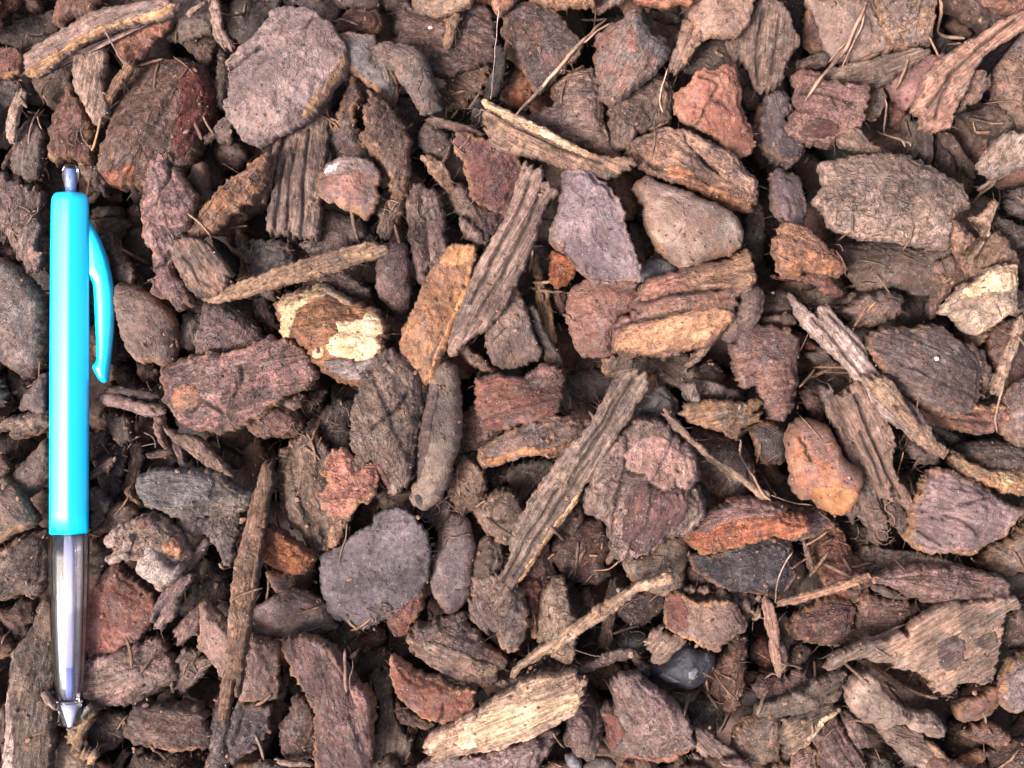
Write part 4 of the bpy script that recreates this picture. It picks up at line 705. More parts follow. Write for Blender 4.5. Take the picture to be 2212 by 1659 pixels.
def mesh_object(name, verts, faces, mat, smooth=True):
    me = bpy.data.meshes.new(name)
    me.from_pydata(verts, [], faces)
    if smooth:
        me.polygons.foreach_set('use_smooth', [True] * len(me.polygons))
    me.materials.append(mat)
    o = bpy.data.objects.new(name, me)
    COL.objects.link(o)
    return o


def tag(o, label=None, category=None, group=None, kind=None):
    for k, v in (('label', label), ('category', category), ('group', group), ('kind', kind)):
        if v:
            o[k] = v


# ---------------------------------------------------------------- materials
def nodes_of(name):
    m = bpy.data.materials.new(name)
    m.use_nodes = True
    nt = m.node_tree
    return m, nt, nt.nodes['Principled BSDF']


class NT:
    def __init__(self, nt):
        self.nt = nt

    def new(self, kind, **kw):
        n = self.nt.nodes.new('ShaderNode' + kind)
        for k, v in kw.items():
            setattr(n, k, v)
        return n

    def link(self, a, b):
        self.nt.links.new(a, b)

    def math(self, op, a, b=None, c=None):
        n = self.new('Math', operation=op)
        for i, v in enumerate((a, b, c)):
            if v is None:
                continue
            if hasattr(v, 'is_linked'):
                self.link(v, n.inputs[i])
            else:
                n.inputs[i].default_value = v
        return n.outputs[0]

    def mix(self, f, a, b, blend='MIX'):
        n = self.new('Mix', data_type='RGBA', blend_type=blend)
        for s, v in ((n.inputs[0], f), (n.inputs[6], a), (n.inputs[7], b)):
            if hasattr(v, 'is_linked'):
                self.link(v, s)
            else:
                s.default_value = v if not isinstance(v, (tuple, list)) else tuple(v) + (1,) * (4 - len(v))
        return n.outputs[2]

    def noise(self, vec, scale, detail=2, rough=.5, dist=0):
        n = self.new('TexNoise')
        self.link(vec, n.inputs['Vector'])
        n.inputs['Scale'].default_value = scale
        n.inputs['Detail'].default_value = detail
        n.inputs['Roughness'].default_value = rough
        n.inputs['Distortion'].default_value = dist
        return n.outputs['Fac']

    def ramp(self, x, a, b, lo=0.0, hi=1.0):
        n = self.new('MapRange')
        n.interpolation_type = 'SMOOTHSTEP'
        self.link(x, n.inputs[0])
        for i, v in enumerate((a, b, lo, hi)):
            n.inputs[1 + i].default_value = v
        return n.outputs[0]


def bark_material(name, grain, stretch, sand, bump, specks=0.5, grain_scale=900, flaky=1.0):
    m, nt, b = nodes_of(name)
    t = NT(nt)
    info = t.new('ObjectInfo')
    coord = t.new('TexCoord')
    shift = t.new('VectorMath', operation='SCALE')
    comb = t.new('CombineXYZ')
    r = info.outputs['Random']
    t.link(r, comb.inputs[0])
    t.link(t.math('MULTIPLY', r, 7.3), comb.inputs[1])
    t.link(t.math('MULTIPLY', r, 3.1), comb.inputs[2])
    add = t.new('VectorMath', operation='ADD')
    t.link(coord.outputs['Object'], add.inputs[0])
    t.link(comb.outputs[0], add.inputs[1])
    P = add.outputs[0]
    mp = t.new('Mapping')
    mp.inputs['Scale'].default_value = (1.0 / stretch, 1, 1)
    t.link(P, mp.inputs['Vector'])
    G = mp.outputs[0]
    tone2 = t.new('Attribute', attribute_type='OBJECT', attribute_name='tone')
    rag0 = t.new('Attribute', attribute_type='OBJECT', attribute_name='raggedness')
    big = t.noise(P, 150, 4, .6, .6)
    med = t.noise(P, 620, 5, .65)
    fine = t.noise(P, 2600, 3, .7)
    grn = t.noise(G, grain_scale, 5, .6, .3)
    tooth = t.noise(G, grain_scale * 3, 3, .6)
    c = t.mix(t.ramp(big, .38, .62), info.outputs['Color'], tone2.outputs['Color'])
    # freshly broken, tan orange rim
    rim = t.new('Attribute', attribute_name='rim')
    fresh = t.new('Attribute', attribute_type='OBJECT', attribute_name='fresh')
    rn = t.math('ADD', rim.outputs['Fac'], t.math('MULTIPLY', t.math('SUBTRACT', t.noise(P, 210, 3, .6), .5), 5.0))
    c = t.mix(t.math('MULTIPLY', t.ramp(rn, .1, 1.3, 1, 0), fresh.outputs['Fac']), c, (.30, .150, .078))
    # weathered grey and rusty staining
    c = t.mix(1.0, c, t.ramp(t.noise(P, 75, 3, .55), .3, .7, .70, 1.30), 'MULTIPLY')
    c = t.mix(t.ramp(t.noise(P, 260, 4, .65, 1.0), .48, .68, 0, .34), c, (.175, .155, .15))
    c = t.mix(t.ramp(t.noise(P, 330, 4, .7, 1.0), .52, .72, 0, .34), c, (.17, .075, .045))
    dark = t.mix(t.ramp(rag0.outputs['Fac'], .1, .7), t.ramp(med, .30, .66, .74, 1.14), t.ramp(med, .30, .66, .50, 1.28))
    c = t.mix(1.0, c, dark, 'MULTIPLY')
    g = t.ramp(grn, .3, .68, 1 - grain, 1 + grain * .55)
    c = t.mix(1.0, c, g, 'MULTIPLY')
    g2 = t.ramp(tooth, .28, .7, 1 - grain * .6, 1 + grain * .45)
    c = t.mix(1.0, c, g2, 'MULTIPLY')
    s = t.ramp(fine, .26, .74, 1 - sand * .8, 1 + sand * .8)
    c = t.mix(1.0, c, s, 'MULTIPLY')
    # flake edges and fine cracks with dirt in them
    fl = t.noise(P, 130, 5, .62, .8)
    fl2 = t.noise(P, 300, 4, .6, .5)
    step1 = t.ramp(fl, .485, .505)
    step2 = t.ramp(fl2, .54, .565)
    line1 = t.ramp(t.math('ABSOLUTE', t.math('SUBTRACT', fl, .482)), 0, .012, 1, 0)
    line2 = t.ramp(t.math('ABSOLUTE', t.math('SUBTRACT', fl2, .538)), 0, .016, 1, 0)
    vc = t.new('TexVoronoi', feature='DISTANCE_TO_EDGE')
    vc.inputs['Scale'].default_value = 120
    wob = t.new('VectorMath', operation='MULTIPLY_ADD')
    nz = t.new('TexNoise')
    nz.inputs['Scale'].default_value = 260
    nz.inputs['Detail'].default_value = 4
    t.link(G, nz.inputs['Vector'])
    t.link(nz.outputs['Color'], wob.inputs[0])
    wob.inputs[1].default_value = (.006, .006, .006)
    t.link(G, wob.inputs[2])
    t.link(wob.outputs[0], vc.inputs['Vector'])
    crk = t.math('MULTIPLY', t.ramp(vc.outputs['Distance'], .004, .035, 1, 0), t.ramp(t.noise(P, 90, 2), .47, .60))
    gash = t.math('MAXIMUM', t.math('MULTIPLY', line1, .7), t.math('MULTIPLY', line2, .55))
    gash = t.math('MULTIPLY', gash, t.ramp(t.noise(P, 170, 2), .44, .62))
    rag = t.new('Attribute', attribute_type='OBJECT', attribute_name='raggedness')
    amount = t.math('MULTIPLY', rag.outputs['Fac'], flaky)
    gash = t.math('MULTIPLY', t.math('MAXIMUM', gash, crk), amount)
    c = t.mix(t.math('MULTIPLY', gash, .75), c, (.030, .019, .015))
    c = t.mix(1.0, c, t.ramp(fl, .40, .60, .84, 1.13), 'MULTIPLY')
    drt = t.new('Attribute', attribute_name='dirt')
    c = t.mix(t.math('MULTIPLY', drt.outputs['Fac'], .9), c, (.022, .014, .011))
    # dark pores
    v1 = t.new('TexVoronoi')
    v1.inputs['Scale'].default_value = 560
    t.link(P, v1.inputs['Vector'])
    pore = t.math('MULTIPLY', t.ramp(v1.outputs['Distance'], .10, .24, 1, 0), t.ramp(v1.outputs['Color'], .6, .65))
    c = t.mix(t.math('MULTIPLY', pore, .6), c, (.025, .016, .012))
    # pale sand grains
    v2 = t.new('TexVoronoi')
    v2.inputs['Scale'].default_value = 1500
    t.link(P, v2.inputs['Vector'])
    sp = t.new('SeparateColor')
    t.link(v2.outputs['Color'], sp.inputs[0])
    grit = t.math('MULTIPLY', t.ramp(v2.outputs['Distance'], .13, .26, 1, 0), t.ramp(sp.outputs[0], 1 - .16 * specks, 1 - .14 * specks))
    c = t.mix(t.math('MULTIPLY', grit, .75), c, (.52, .48, .45))
    t.link(c, b.inputs['Base Color'])
    b.inputs['Roughness'].default_value = .85
    b.inputs['Specular IOR Level'].default_value = .35
    h = t.math('MULTIPLY', fine, t.math('MULTIPLY_ADD', rag.outputs['Fac'], .2, .5))
    h = t.math('ADD', h, t.math('MULTIPLY', step1, t.math('MULTIPLY', amount, 1.1)))
    h = t.math('ADD', h, t.math('MULTIPLY', step2, t.math('MULTIPLY', amount, .6)))
    h = t.math('SUBTRACT', h, t.math('MULTIPLY', gash, .8))
    h = t.math('ADD', h, t.math('MULTIPLY', med, t.math('MULTIPLY_ADD', rag.outputs['Fac'], .6, .5)))
    h = t.math('ADD', h, t.math('MULTIPLY', grn, grain * 2.0))
    h = t.math('ADD', h, t.math('MULTIPLY', tooth, grain * .6))
    h = t.math('SUBTRACT', h, t.math('MULTIPLY', pore, .35))
    h = t.math('ADD', h, t.math('MULTIPLY', grit, .25))
    bp = t.new('Bump')
    bp.inputs['Strength'].default_value = 1.0
    bp.inputs['Distance'].default_value = bump * MM
    t.link(h, bp.inputs['Height'])
    t.link(bp.outputs[0], b.inputs['Normal'])
    return m


MAT = {
    'p': bark_material('flaky_bark', .20, 2.5, .36, .85, .7),
    'l': bark_material('layered_bark', .36, 5.0, .30, .95, .5),
    'r': bark_material('lumpy_bark', .14, 2.0, .36, .9, .7, 900, .8),
    'w': bark_material('fibrous_wood', .50, 16.0, .24, .8, .25, 1500, .25),
    't': bark_material('root_fibre', .4, 10.0, .15, .25, .1, 1500, .1),
}


def plain(name, col, rough=.8, bump=None, sat=.25, scale=900):
    m, nt, b = nodes_of(name)
    t = NT(nt)
    coord = t.new('TexCoord')
    n = t.noise(coord.outputs['Object'], scale, 4, .6)
    c = t.mix(1.0, tuple(col), t.ramp(n, .25, .75, 1 - sat, 1 + sat), 'MULTIPLY')
    t.link(c, b.inputs['Base Color'])
    b.inputs['Roughness'].default_value = rough
    if bump:
        bp = t.new('Bump')
        bp.inputs['Distance'].default_value = bump * MM
        t.link(n, bp.inputs['Height'])
        t.link(bp.outputs[0], b.inputs['Normal'])
    return m


def stone_material():
    m, nt, b = nodes_of('scuffed_stone')
    t = NT(nt)
    info = t.new('ObjectInfo')
    coord = t.new('TexCoord')
    P = coord.outputs['Object']
    tone2 = t.new('Attribute', attribute_type='OBJECT', attribute_name='tone')
    c = t.mix(t.ramp(t.noise(P, 300, 5, .7), .4, .65), info.outputs['Color'], tone2.outputs['Color'])
    c = t.mix(1.0, c, t.ramp(t.noise(P, 2200, 3, .7), .25, .75, .6, 1.4), 'MULTIPLY')
    t.link(c, b.inputs['Base Color'])
    b.inputs['Roughness'].default_value = .62
    bp = t.new('Bump')
    bp.inputs['Distance'].default_value = 1.2 * MM
    t.link(t.noise(P, 260, 6, .65), bp.inputs['Height'])
    t.link(bp.outputs[0], b.inputs['Normal'])
    return m


MAT['s'] = stone_material()


def multi_tone(name, stops, rough=.85):
    """material for loose bits: one colour per mesh island"""
    m, nt, b = nodes_of(name)
    t = NT(nt)
    geo = t.new('NewGeometry')
    cr = t.new('ValToRGB')
    e = cr.color_ramp.elements
    while len(e) < len(stops):
        e.new(.5)
    for i, c in enumerate(stops):
        e[i].position = i / (len(stops) - 1)
        e[i].color = tuple(lin(c, ALBEDO)) + (1,)
    t.link(geo.outputs['Random Per Island'], cr.inputs[0])
    coord = t.new('TexCoord')
    n = t.noise(coord.outputs['Object'], 900, 5, .65)
    n2 = t.noise(coord.outputs['Object'], 3000, 3, .65)
    c = t.mix(1.0, cr.outputs[0], t.ramp(n, .3, .68, .5, 1.3), 'MULTIPLY')
    c = t.mix(1.0, c, t.ramp(n2, .3, .7, .7, 1.3), 'MULTIPLY')
    t.link(c, b.inputs['Base Color'])
    b.inputs['Roughness'].default_value = rough
    bp = t.new('Bump')
    bp.inputs['Distance'].default_value = .6 * MM
    t.link(t.math('ADD', n, t.math('MULTIPLY', n2, .3)), bp.inputs['Height'])
    t.link(bp.outputs[0], b.inputs['Normal'])
    return m


# ---------------------------------------------------------------- height field of what already lies there (picture plane, mm)
CELL = 0.5
GX, GY = 620, 480        # 310 x 240 mm
HM = np.full((GY, GX), -14.0)


def cells(P):
    i = np.clip(((P[:, 0] + GX * CELL / 2) / CELL).astype(int), 0, GX - 1)
    j = np.clip(((P[:, 1] + GY * CELL / 2) / CELL).astype(int), 0, GY - 1)
    return j, i


def hm_max(P, rad=1):
    j, i = cells(P)
    v = np.full(len(P), -99.)
    for a in range(-rad, rad + 1):
        for b_ in range(-rad, rad + 1):
            v = np.maximum(v, HM[np.clip(j + a, 0, GY - 1), np.clip(i + b_, 0, GX - 1)])
    return v


FACT = lambda z: (HC - z) / (HC - ZREF)
STEP = 0.39              # mesh spacing in mm
HAIR_SEEDS = []


SMOOTH = ('smooth', 'disc', 'slate', 'plate', 'shield', 'pebble', 'brick', 'slab', 'nut shaped', 'square', 'bell', 'lobe', 'finger', 'egg', 'rectangular', 'notched', 'two-toned', 'wedge', 'golden orange')


class Piece:
    """one chip: outline in picture-plane mm, a top height function, cracks"""

    def __init__(self, kind, outline, T, grain, seed, rough_edge=None, tilt=None, calm=1.0):
        self.calm = calm
        self.kind, self.T, self.seed = kind, T, seed
        rng = random.Random(int(seed * 1e6))
        self.rng = rng
        g = math.radians(grain)
        self.g = np.array([math.cos(g), math.sin(g)])
        self.n = np.array([-self.g[1], self.g[0]])
        self.cracks = []
        poly = chaikin(np.asarray(outline, float))
        poly = resample(poly, STEP * .9)
        # ragged edge
        nx = np.roll(poly, -1, 0) - np.roll(poly, 1, 0)
        nx /= np.maximum(np.hypot(*nx.T)[:, None], 1e-9)
        nrm = np.stack([nx[:, 1], -nx[:, 0]], 1)
        area = .5 * (poly[:, 0] * np.roll(poly[:, 1], -1) - np.roll(poly[:, 0], -1) * poly[:, 1]).sum()
        if area < 0:
            nrm = -nrm
        self.area = abs(area)
        e = {'p': .50, 'l': .60, 'r': .38, 'w': .36, 's': .12}[kind] * (.8 + .2 * calm) if rough_edge is None else rough_edge
        e *= min(1.0, math.sqrt(self.area) / 7)
        off = .30 * min(1.0, math.sqrt(self.area) / 9) + e * (.15 + fbm(poly[:, 0] / 2.2, poly[:, 1] / 2.2, seed, 3, .6) * 1.3 + .55 * vnoise(poly[:, 0] / 1.1, poly[:, 1] / 1.1, seed + 7) + .6 * vnoise(poly[:, 0] / .5, poly[:, 1] / .5, seed + 5))
        poly = poly + nrm * off[:, None]
        if kind in 'wl':
            along = np.abs(nrm @ self.g)
            across = poly @ self.n
            amp = {'w': 1.6, 'l': .5}[kind] * min(1.0, math.sqrt(self.area) / 8)
            fr = amp * (vnoise(across / .55, across * 0, seed + 2) + .6 * vnoise(across / 1.6, across * 0, seed + 3) - .2)
            poly = poly + self.g[None] * (np.sign(nrm @ self.g) * along ** 2 * fr)[:, None]
        self.poly = poly
        self.c = (poly.max(0) + poly.min(0)) / 2
        self.size = math.sqrt(self.area)
        if tilt is None:
            a = rng.uniform(0, 2 * math.pi)
            s = math.tan(math.radians(rng.uniform(6, 21)))
            s = min(s, 4.6 / max(4, self.size * .5))
            tilt = (math.cos(a) * s, math.sin(a) * s)
        self.tilt = np.array(tilt)
        self.facets = []
        nf = {'p': 3, 'l': 3, 'r': 4, 'w': 2, 's': 4}[kind]
        for i in range(nf):
            a = rng.uniform(0, 2 * math.pi)
            sl = rng.uniform(.15, .50) * (1 if kind != 'w' else .6)
            self.facets.append((math.cos(a) * sl, math.sin(a) * sl, rng.uniform(0, .22) * math.sqrt(self.area) * sl))
        a = rng.uniform(0, 2 * math.pi)
        self.side = np.array([math.cos(a), math.sin(a)])
        self.base = 0.0
        self.dmax = None
        self.over = None

    def crack_dist(self, P, pts):
        a, b = (.45, 5.0) if self.kind == 'w' else (.5, 1.4)
        w = a * np.stack([fbm(P[:, 0] / b, P[:, 1] / b, self.seed, 2), fbm(P[:, 0] / b, P[:, 1] / b, self.seed + 6, 2)], 1)
        return seg_dist(P + w, pts[:-1], pts[1:])

    def dist(self, P):
        return seg_dist(P, self.poly, np.roll(self.poly, -1, 0))

    def height(self, P, d=None):
        """top surface relative to base"""
        if self.over is not None:
            return self.over(P, d)
        if d is None:
            d = self.dist(P)
        if self.dmax is None:
            self.dmax = max(.6, float(d.max()))
        s, T, k = self.seed, self.T, self.kind
        q = P - self.c
        u, v = q @ self.g, q @ self.n
        D = self.dmax
        if k == 'p':
            r = min(.42, D * .4)
            t = np.clip(d / r, 0, 1)
            h = T * (.42 + .28 * np.sqrt(1 - (1 - t) ** 2) + .30 * np.clip(d / D, 0, 1) ** .6)
            h += (.35 + .5 * self.calm) * min(1, D / 4) * fbm(u / 9, v / 6.5, s + 1, 2) + .16 * self.calm * fbm(u / 1.6, v / 1.3, s + 2, 3, .6)
            f = fbm(u / 8, v / 5.5, s + 9, 4, .62)
            h += .55 * sstep(-.02, .03, f) + .40 * sstep(.20, .24, f)
        elif k == 'l':
            r = min(.9, D * .5)
            t = np.clip(d / r, 0, 1)
            h = T * (.25 + .40 * np.sqrt(1 - (1 - t) ** 2) + .35 * np.clip(d / D, 0, 1) ** .6)
            w = v / 2.3 + .75 * fbm(u / 8, v / 4, s + 1, 3) + s
            fr = w - np.floor(w)
            step = np.floor(w) + sstep(.72, .98, fr)
            h += .55 * (hash3(np.floor(w), w * 0, w * 0) * (1 - sstep(.72, .98, fr)) + hash3(np.floor(w) + 1, w * 0, w * 0) * sstep(.72, .98, fr) - .5) * 2
            h += .40 * fbm(u / 5, v / 2.2, s + 3, 3) + .22 * fbm(u / 1.8, v / .8, s + 4, 3, .6)
            cr = np.abs(fbm(u / 7, v / 2.6, s + 6, 2))
            h -= .55 * (1 - sstep(.0, .07, cr))
        elif k == 'r':
            t = np.clip(d / min(D * .7, 3.0), 0, 1)
            h = T * (.3 + .7 * np.sqrt(1 - (1 - t) ** 2))
            h += .55 * self.calm * fbm(u / 4.5, v / 3.5, s + 1, 3) + .2 * self.calm * fbm(u / 1.3, v / 1.1, s + 2, 3, .6)
        elif k == 's':
            t = np.clip(d / (D * .8), 0, 1)
            h = T * (.25 + .75 * np.sqrt(1 - (1 - t) ** 2)) + 1.1 * fbm(u / 6, v / 5, s + 1, 3)
        else:
            r = min(.7, D * .6)
            t = np.clip(d / r, 0, 1)
            h = T * (.35 + .40 * np.sqrt(1 - (1 - t) ** 2) + .25 * np.clip(d / D, 0, 1) ** .6)
            h += .40 * fbm(u / 16, v / 2.0, s + 1, 2) + .34 * fbm(u / 9, v / .75, s + 2, 2, .6) + .12 * fbm(u / 2, v / .6, s + 4, 2)
            gap = np.abs(vnoise(u / 14, v / 1.5, s + 7))
            h -= .5 * (1 - sstep(.0, .09, gap))
        h += .07 * vnoise(P[:, 0] / .42, P[:, 1] / .42, s + 50) + .10 * vnoise(P[:, 0] / 1.0, P[:, 1] / 1.0, s + 52)
        if k != 't':
            # broad broken faces meeting in ridges
            fac = np.full(len(P), .6)
            wq = q + .8 * np.stack([fbm(u / 4, v / 4, s + 20, 2), fbm(u / 4, v / 4, s + 24, 2)], 1)
            for fa, fb, fo in self.facets:
                fac = np.minimum(fac, wq[:, 0] * fa + wq[:, 1] * fb + fo)
            h += np.maximum(fac, -T * .75)
        if k in 'pl' and D > 1.5:
            # split layers stepping down on one side
            m = sstep(.05, .5, (q @ self.side) / (np.hypot(q[:, 0], q[:, 1]) + .6))
            w1 = .9 + .7 * fbm(u / 5, v / 5, s + 31, 3)
            w2 = 2.0 + 1.1 * fbm(u / 6, v / 6, s + 35, 3)
            h -= m * min(1, D / 4) * (1.0 * (1 - sstep(w1, w1 + .2, d)) + .8 * (1 - sstep(w2, w2 + .2, d)))
        for pts, w, dp in self.cracks:
            h -= dp * np.exp(-(self.crack_dist(P, pts) / (w * .8)) ** 2)
        h += q @ self.tilt
        return h

    def triangulate(self, poly, step):
        lo, hi = poly.min(0), poly.max(0)
        xs = np.arange(lo[0], hi[0], step)
        ys = np.arange(lo[1], hi[1], step * .866)
        X, Y = np.meshgrid(xs, ys)
        X[1::2] += step * .5
        P = np.stack([X.ravel(), Y.ravel()], 1)
        rs = np.random.RandomState(int(self.seed * 1e5) % 2 ** 31)
        P += rs.uniform(-.2, .2, P.shape) * step
        P = P[inside(P, poly)]
        if len(P):
            P = P[seg_dist(P, poly, np.roll(poly, -1, 0)) > step * .55]
        n = len(poly)
        pts = np.vstack([poly, P]) if len(P) else poly
        vs, es, fs, *_ = delaunay_2d_cdt([Vector(p) for p in pts], [(i, (i + 1) % n) for i in range(n)], [], 1, 1e-5)
        return np.array([(v[0], v[1]) for v in vs]), [tuple(f) for f in fs]


def shell(P, F, Ztop, thick, inset, seed, strata, keep_bottom=True):
    """close a triangulated top sheet into a solid: rings down the rim and a bottom cap"""
    edges = {}
    for f in F:
        for a, b in ((f[0], f[1]), (f[1], f[2]), (f[2], f[0])):
            edges[(a, b)] = 1
    rim = [e for e in edges if (e[1], e[0]) not in edges]
    nxt = dict(rim)
    ids = list(nxt)
    nrm = {i: np.zeros(2) for i in ids}
    for a, b in rim:
        dd = P[b] - P[a]
        nn = np.array([dd[1], -dd[0]])
        nrm[a] += nn
        nrm[b] = nrm.get(b, np.zeros(2)) + nn
    V = [(p[0], p[1], z) for p, z in zip(P, Ztop)]
    faces = list(F)
    idx = {i: i for i in ids}
    A = np.array(ids)
    N = np.array([nrm[i] for i in ids])
    N /= np.maximum(np.hypot(*N.T)[:, None], 1e-9)
    Q, Zt = P[A], Ztop[A]
    rings = 4 if strata > 0 else 2
    for k in range(1, rings + 1):
        f = k / rings
        o = -inset * f ** 1.5 + strata * (vnoise(np.full(len(A), k * 3.7 + seed), Q[:, 0] * .05 + Q[:, 1] * .05, seed) if strata else 0)
        o = o + (.25 * vnoise(Q[:, 0] / 1.5 + k * 5, Q[:, 1] / 1.5, seed) if strata else 0)
        R = Q + N * np.reshape(o, (-1, 1))
        start = len(V)
        V += [(r[0], r[1], z - thick * f) for r, z in zip(R, Zt)]
        new = {i: start + j for j, i in enumerate(ids)}
        for a, b in rim:
            if a in new and b in new:
                faces.append((idx[b], idx[a], new[a], new[b]))
        idx = new
    seen = set()
    for i in ids:
        if i in seen:
            continue
        loop, j = [], i
        while j is not None and j not in seen and j in nxt:
            seen.add(j)
            loop.append(idx[j])
            j = nxt[j]
        if len(loop) > 2:
            faces.append(tuple(reversed(loop)))
    return V, faces, (A, N)


def place(name, V, F, c, zc, grain, mat, parent=None, frame=None):
    """link a mesh whose vertices are in picture-plane mm; local x runs along the grain"""
    if frame is None:
        g = math.radians(grain)
        f = FACT(zc)
        frame = (c, zc, g, f)
    c, zc, g, f = frame
    A = np.array(V)
    x, y = (A[:, 0] - c[0]) * f, (A[:, 1] - c[1]) * f
    L = np.stack([(x * math.cos(g) + y * math.sin(g)) * MM, (-x * math.sin(g) + y * math.cos(g)) * MM, (A[:, 2] - zc) * MM], 1)
    o = mesh_object(name, L.tolist(), F, mat)
    if parent is None:
        o.location = (c[0] * f * MM, c[1] * f * MM, zc * MM)
        o.rotation_euler = (0, 0, g)
    else:
        o.parent = parent
    return o, frame


def calm_hue(h):
    c = [int(h[i:i + 2], 16) for i in (0, 2, 4)]
    lum = sum(c) / 3 / .4732
    m = [c[i] * .72 + lum * HEAP[i] * .28 for i in range(3)]
    return ''.join('%02X' % int(min(255, v)) for v in m)


def colours(o, c1, c2, k=None):
    k = ALBEDO if k is None else k
    o.color = tuple(lin(c1, k)) + (1,)
    o['tone'] = lin(c2, k)


# ---------------------------------------------------------------- read the survey of the heap
def to_mm(tile, txt):
    pts = []
    for p in txt.split():
        x, y = p.split(',')
        vx, vy = tile[0] * 553 + float(x) * 2.5, tile[1] * 414.75 + float(y) * 2.5
        pts.append(((vx - 1106) * KV, (829.5 - vy) * KV))
    return np.array(pts)


def strip_outline(line, width, seed):
    line = resample(smooth_line(line), .8, closed=False)
    t = np.gradient(line, axis=0)
    t /= np.maximum(np.hypot(*t.T)[:, None], 1e-9)
    n = np.stack([-t[:, 1], t[:, 0]], 1)
    s = np.linspace(0, 1, len(line))
    w = width / 2 * (1 + .22 * vnoise(s * len(line) / 5, s * 0, seed)) * (0.45 + .55 * sstep(0, .12, np.minimum(s, 1 - s)))
    return np.vstack([line + n * w[:, None], (line - n * w[:, None])[::-1]])


def smooth_line(p, n=2):
    for _ in range(n):
        q = [p[0]]
        for a, b in zip(p[:-1], p[1:]):
            q += [a * .75 + b * .25, a * .25 + b * .75]
        q.append(p[-1])
        p = np.array(q)
    return p


items, tile = [], (0, 0)
for ln in DATA.strip().splitlines():
    ln = ln.strip()
    if not ln:
        continue
    if ln[0] == 'T':
        tile = tuple(int(v) for v in ln.split()[1:3])
        continue
    f = ln.split('|')
    h = f[0].split()
    if ln[0] == '-':
        items[-1]['cracks'].append((to_mm(tile, f[1]), max(.42, float(h[0][1:]) * .3), float(h[1]) * 1.3))
        continue
    if ln[0] in '+*':
        q = dict(name=h[0][1:], c1=h[1], c2=h[2], pts=to_mm(tile, f[1]), sub=ln[0])
        if ln[0] == '*':
            q.update(kind=h[3], grain=float(h[4]), T=float(h[5]) * .58)
        items[-1]['parts'].append(q)
        continue
    k = h[0]
    if k in 'wst':
        h[2], h[3] = calm_hue(h[2]), calm_hue(h[3]) if len(h[3]) == 6 else h[3]
    it = dict(k=k, layer=int(h[1]), c1=h[2], c2=h[3] if len(h[3]) == 6 and k not in 'st' else h[2], label=f[2], cracks=[], parts=[], n=len(items), pts=to_mm(tile, f[1]))
    if k in 'st':
        it['w'] = float(h[-1]) * .288
        it['grain'], it['T'] = 0, 3.0
    else:
        it['grain'], it['T'] = float(h[4]), float(h[5]) * .58
    items.append(it)

LAYER_Z = {1: -14, 2: -10, 3: -5.5, 4: -1.0, 5: 3.0, 6: 6.5, 7: 10.0, 8: 13.0, 9: 15.0}
KINDS = {'p': ('bark_chip', 'bark chip', 'bark chips of the mulch'), 'l': ('bark_chip', 'bark chip', 'bark chips of the mulch'),
         'r': ('bark_chip', 'bark chip', 'bark chips of the mulch'), 'w': ('wood_chip', 'wood chip', 'wood chips among the bark'),
         's': ('wood_splinter', 'splinter', 'splinters and straws on the heap'), 't': ('rootlet', 'rootlet', 'thin rootlets and fibres'),
         'H': ('seed_husk', 'seed husk', None)}


def lift_for(P, z, d, edge=.9, pct=94, cap=9.0):
    """how far a top surface z must rise so that it shows above what lies there"""
    m = d > edge
    if m.sum() < 4:
        m = d > d.max() * .3
    j, i = cells(P[m])
    gap = HM[j, i] + .35 - z[m]
    gap = gap[gap > -3]
    if len(gap) < 3:
        return 0.0
    return min(cap, max(0.0, float(np.percentile(gap, pct))))


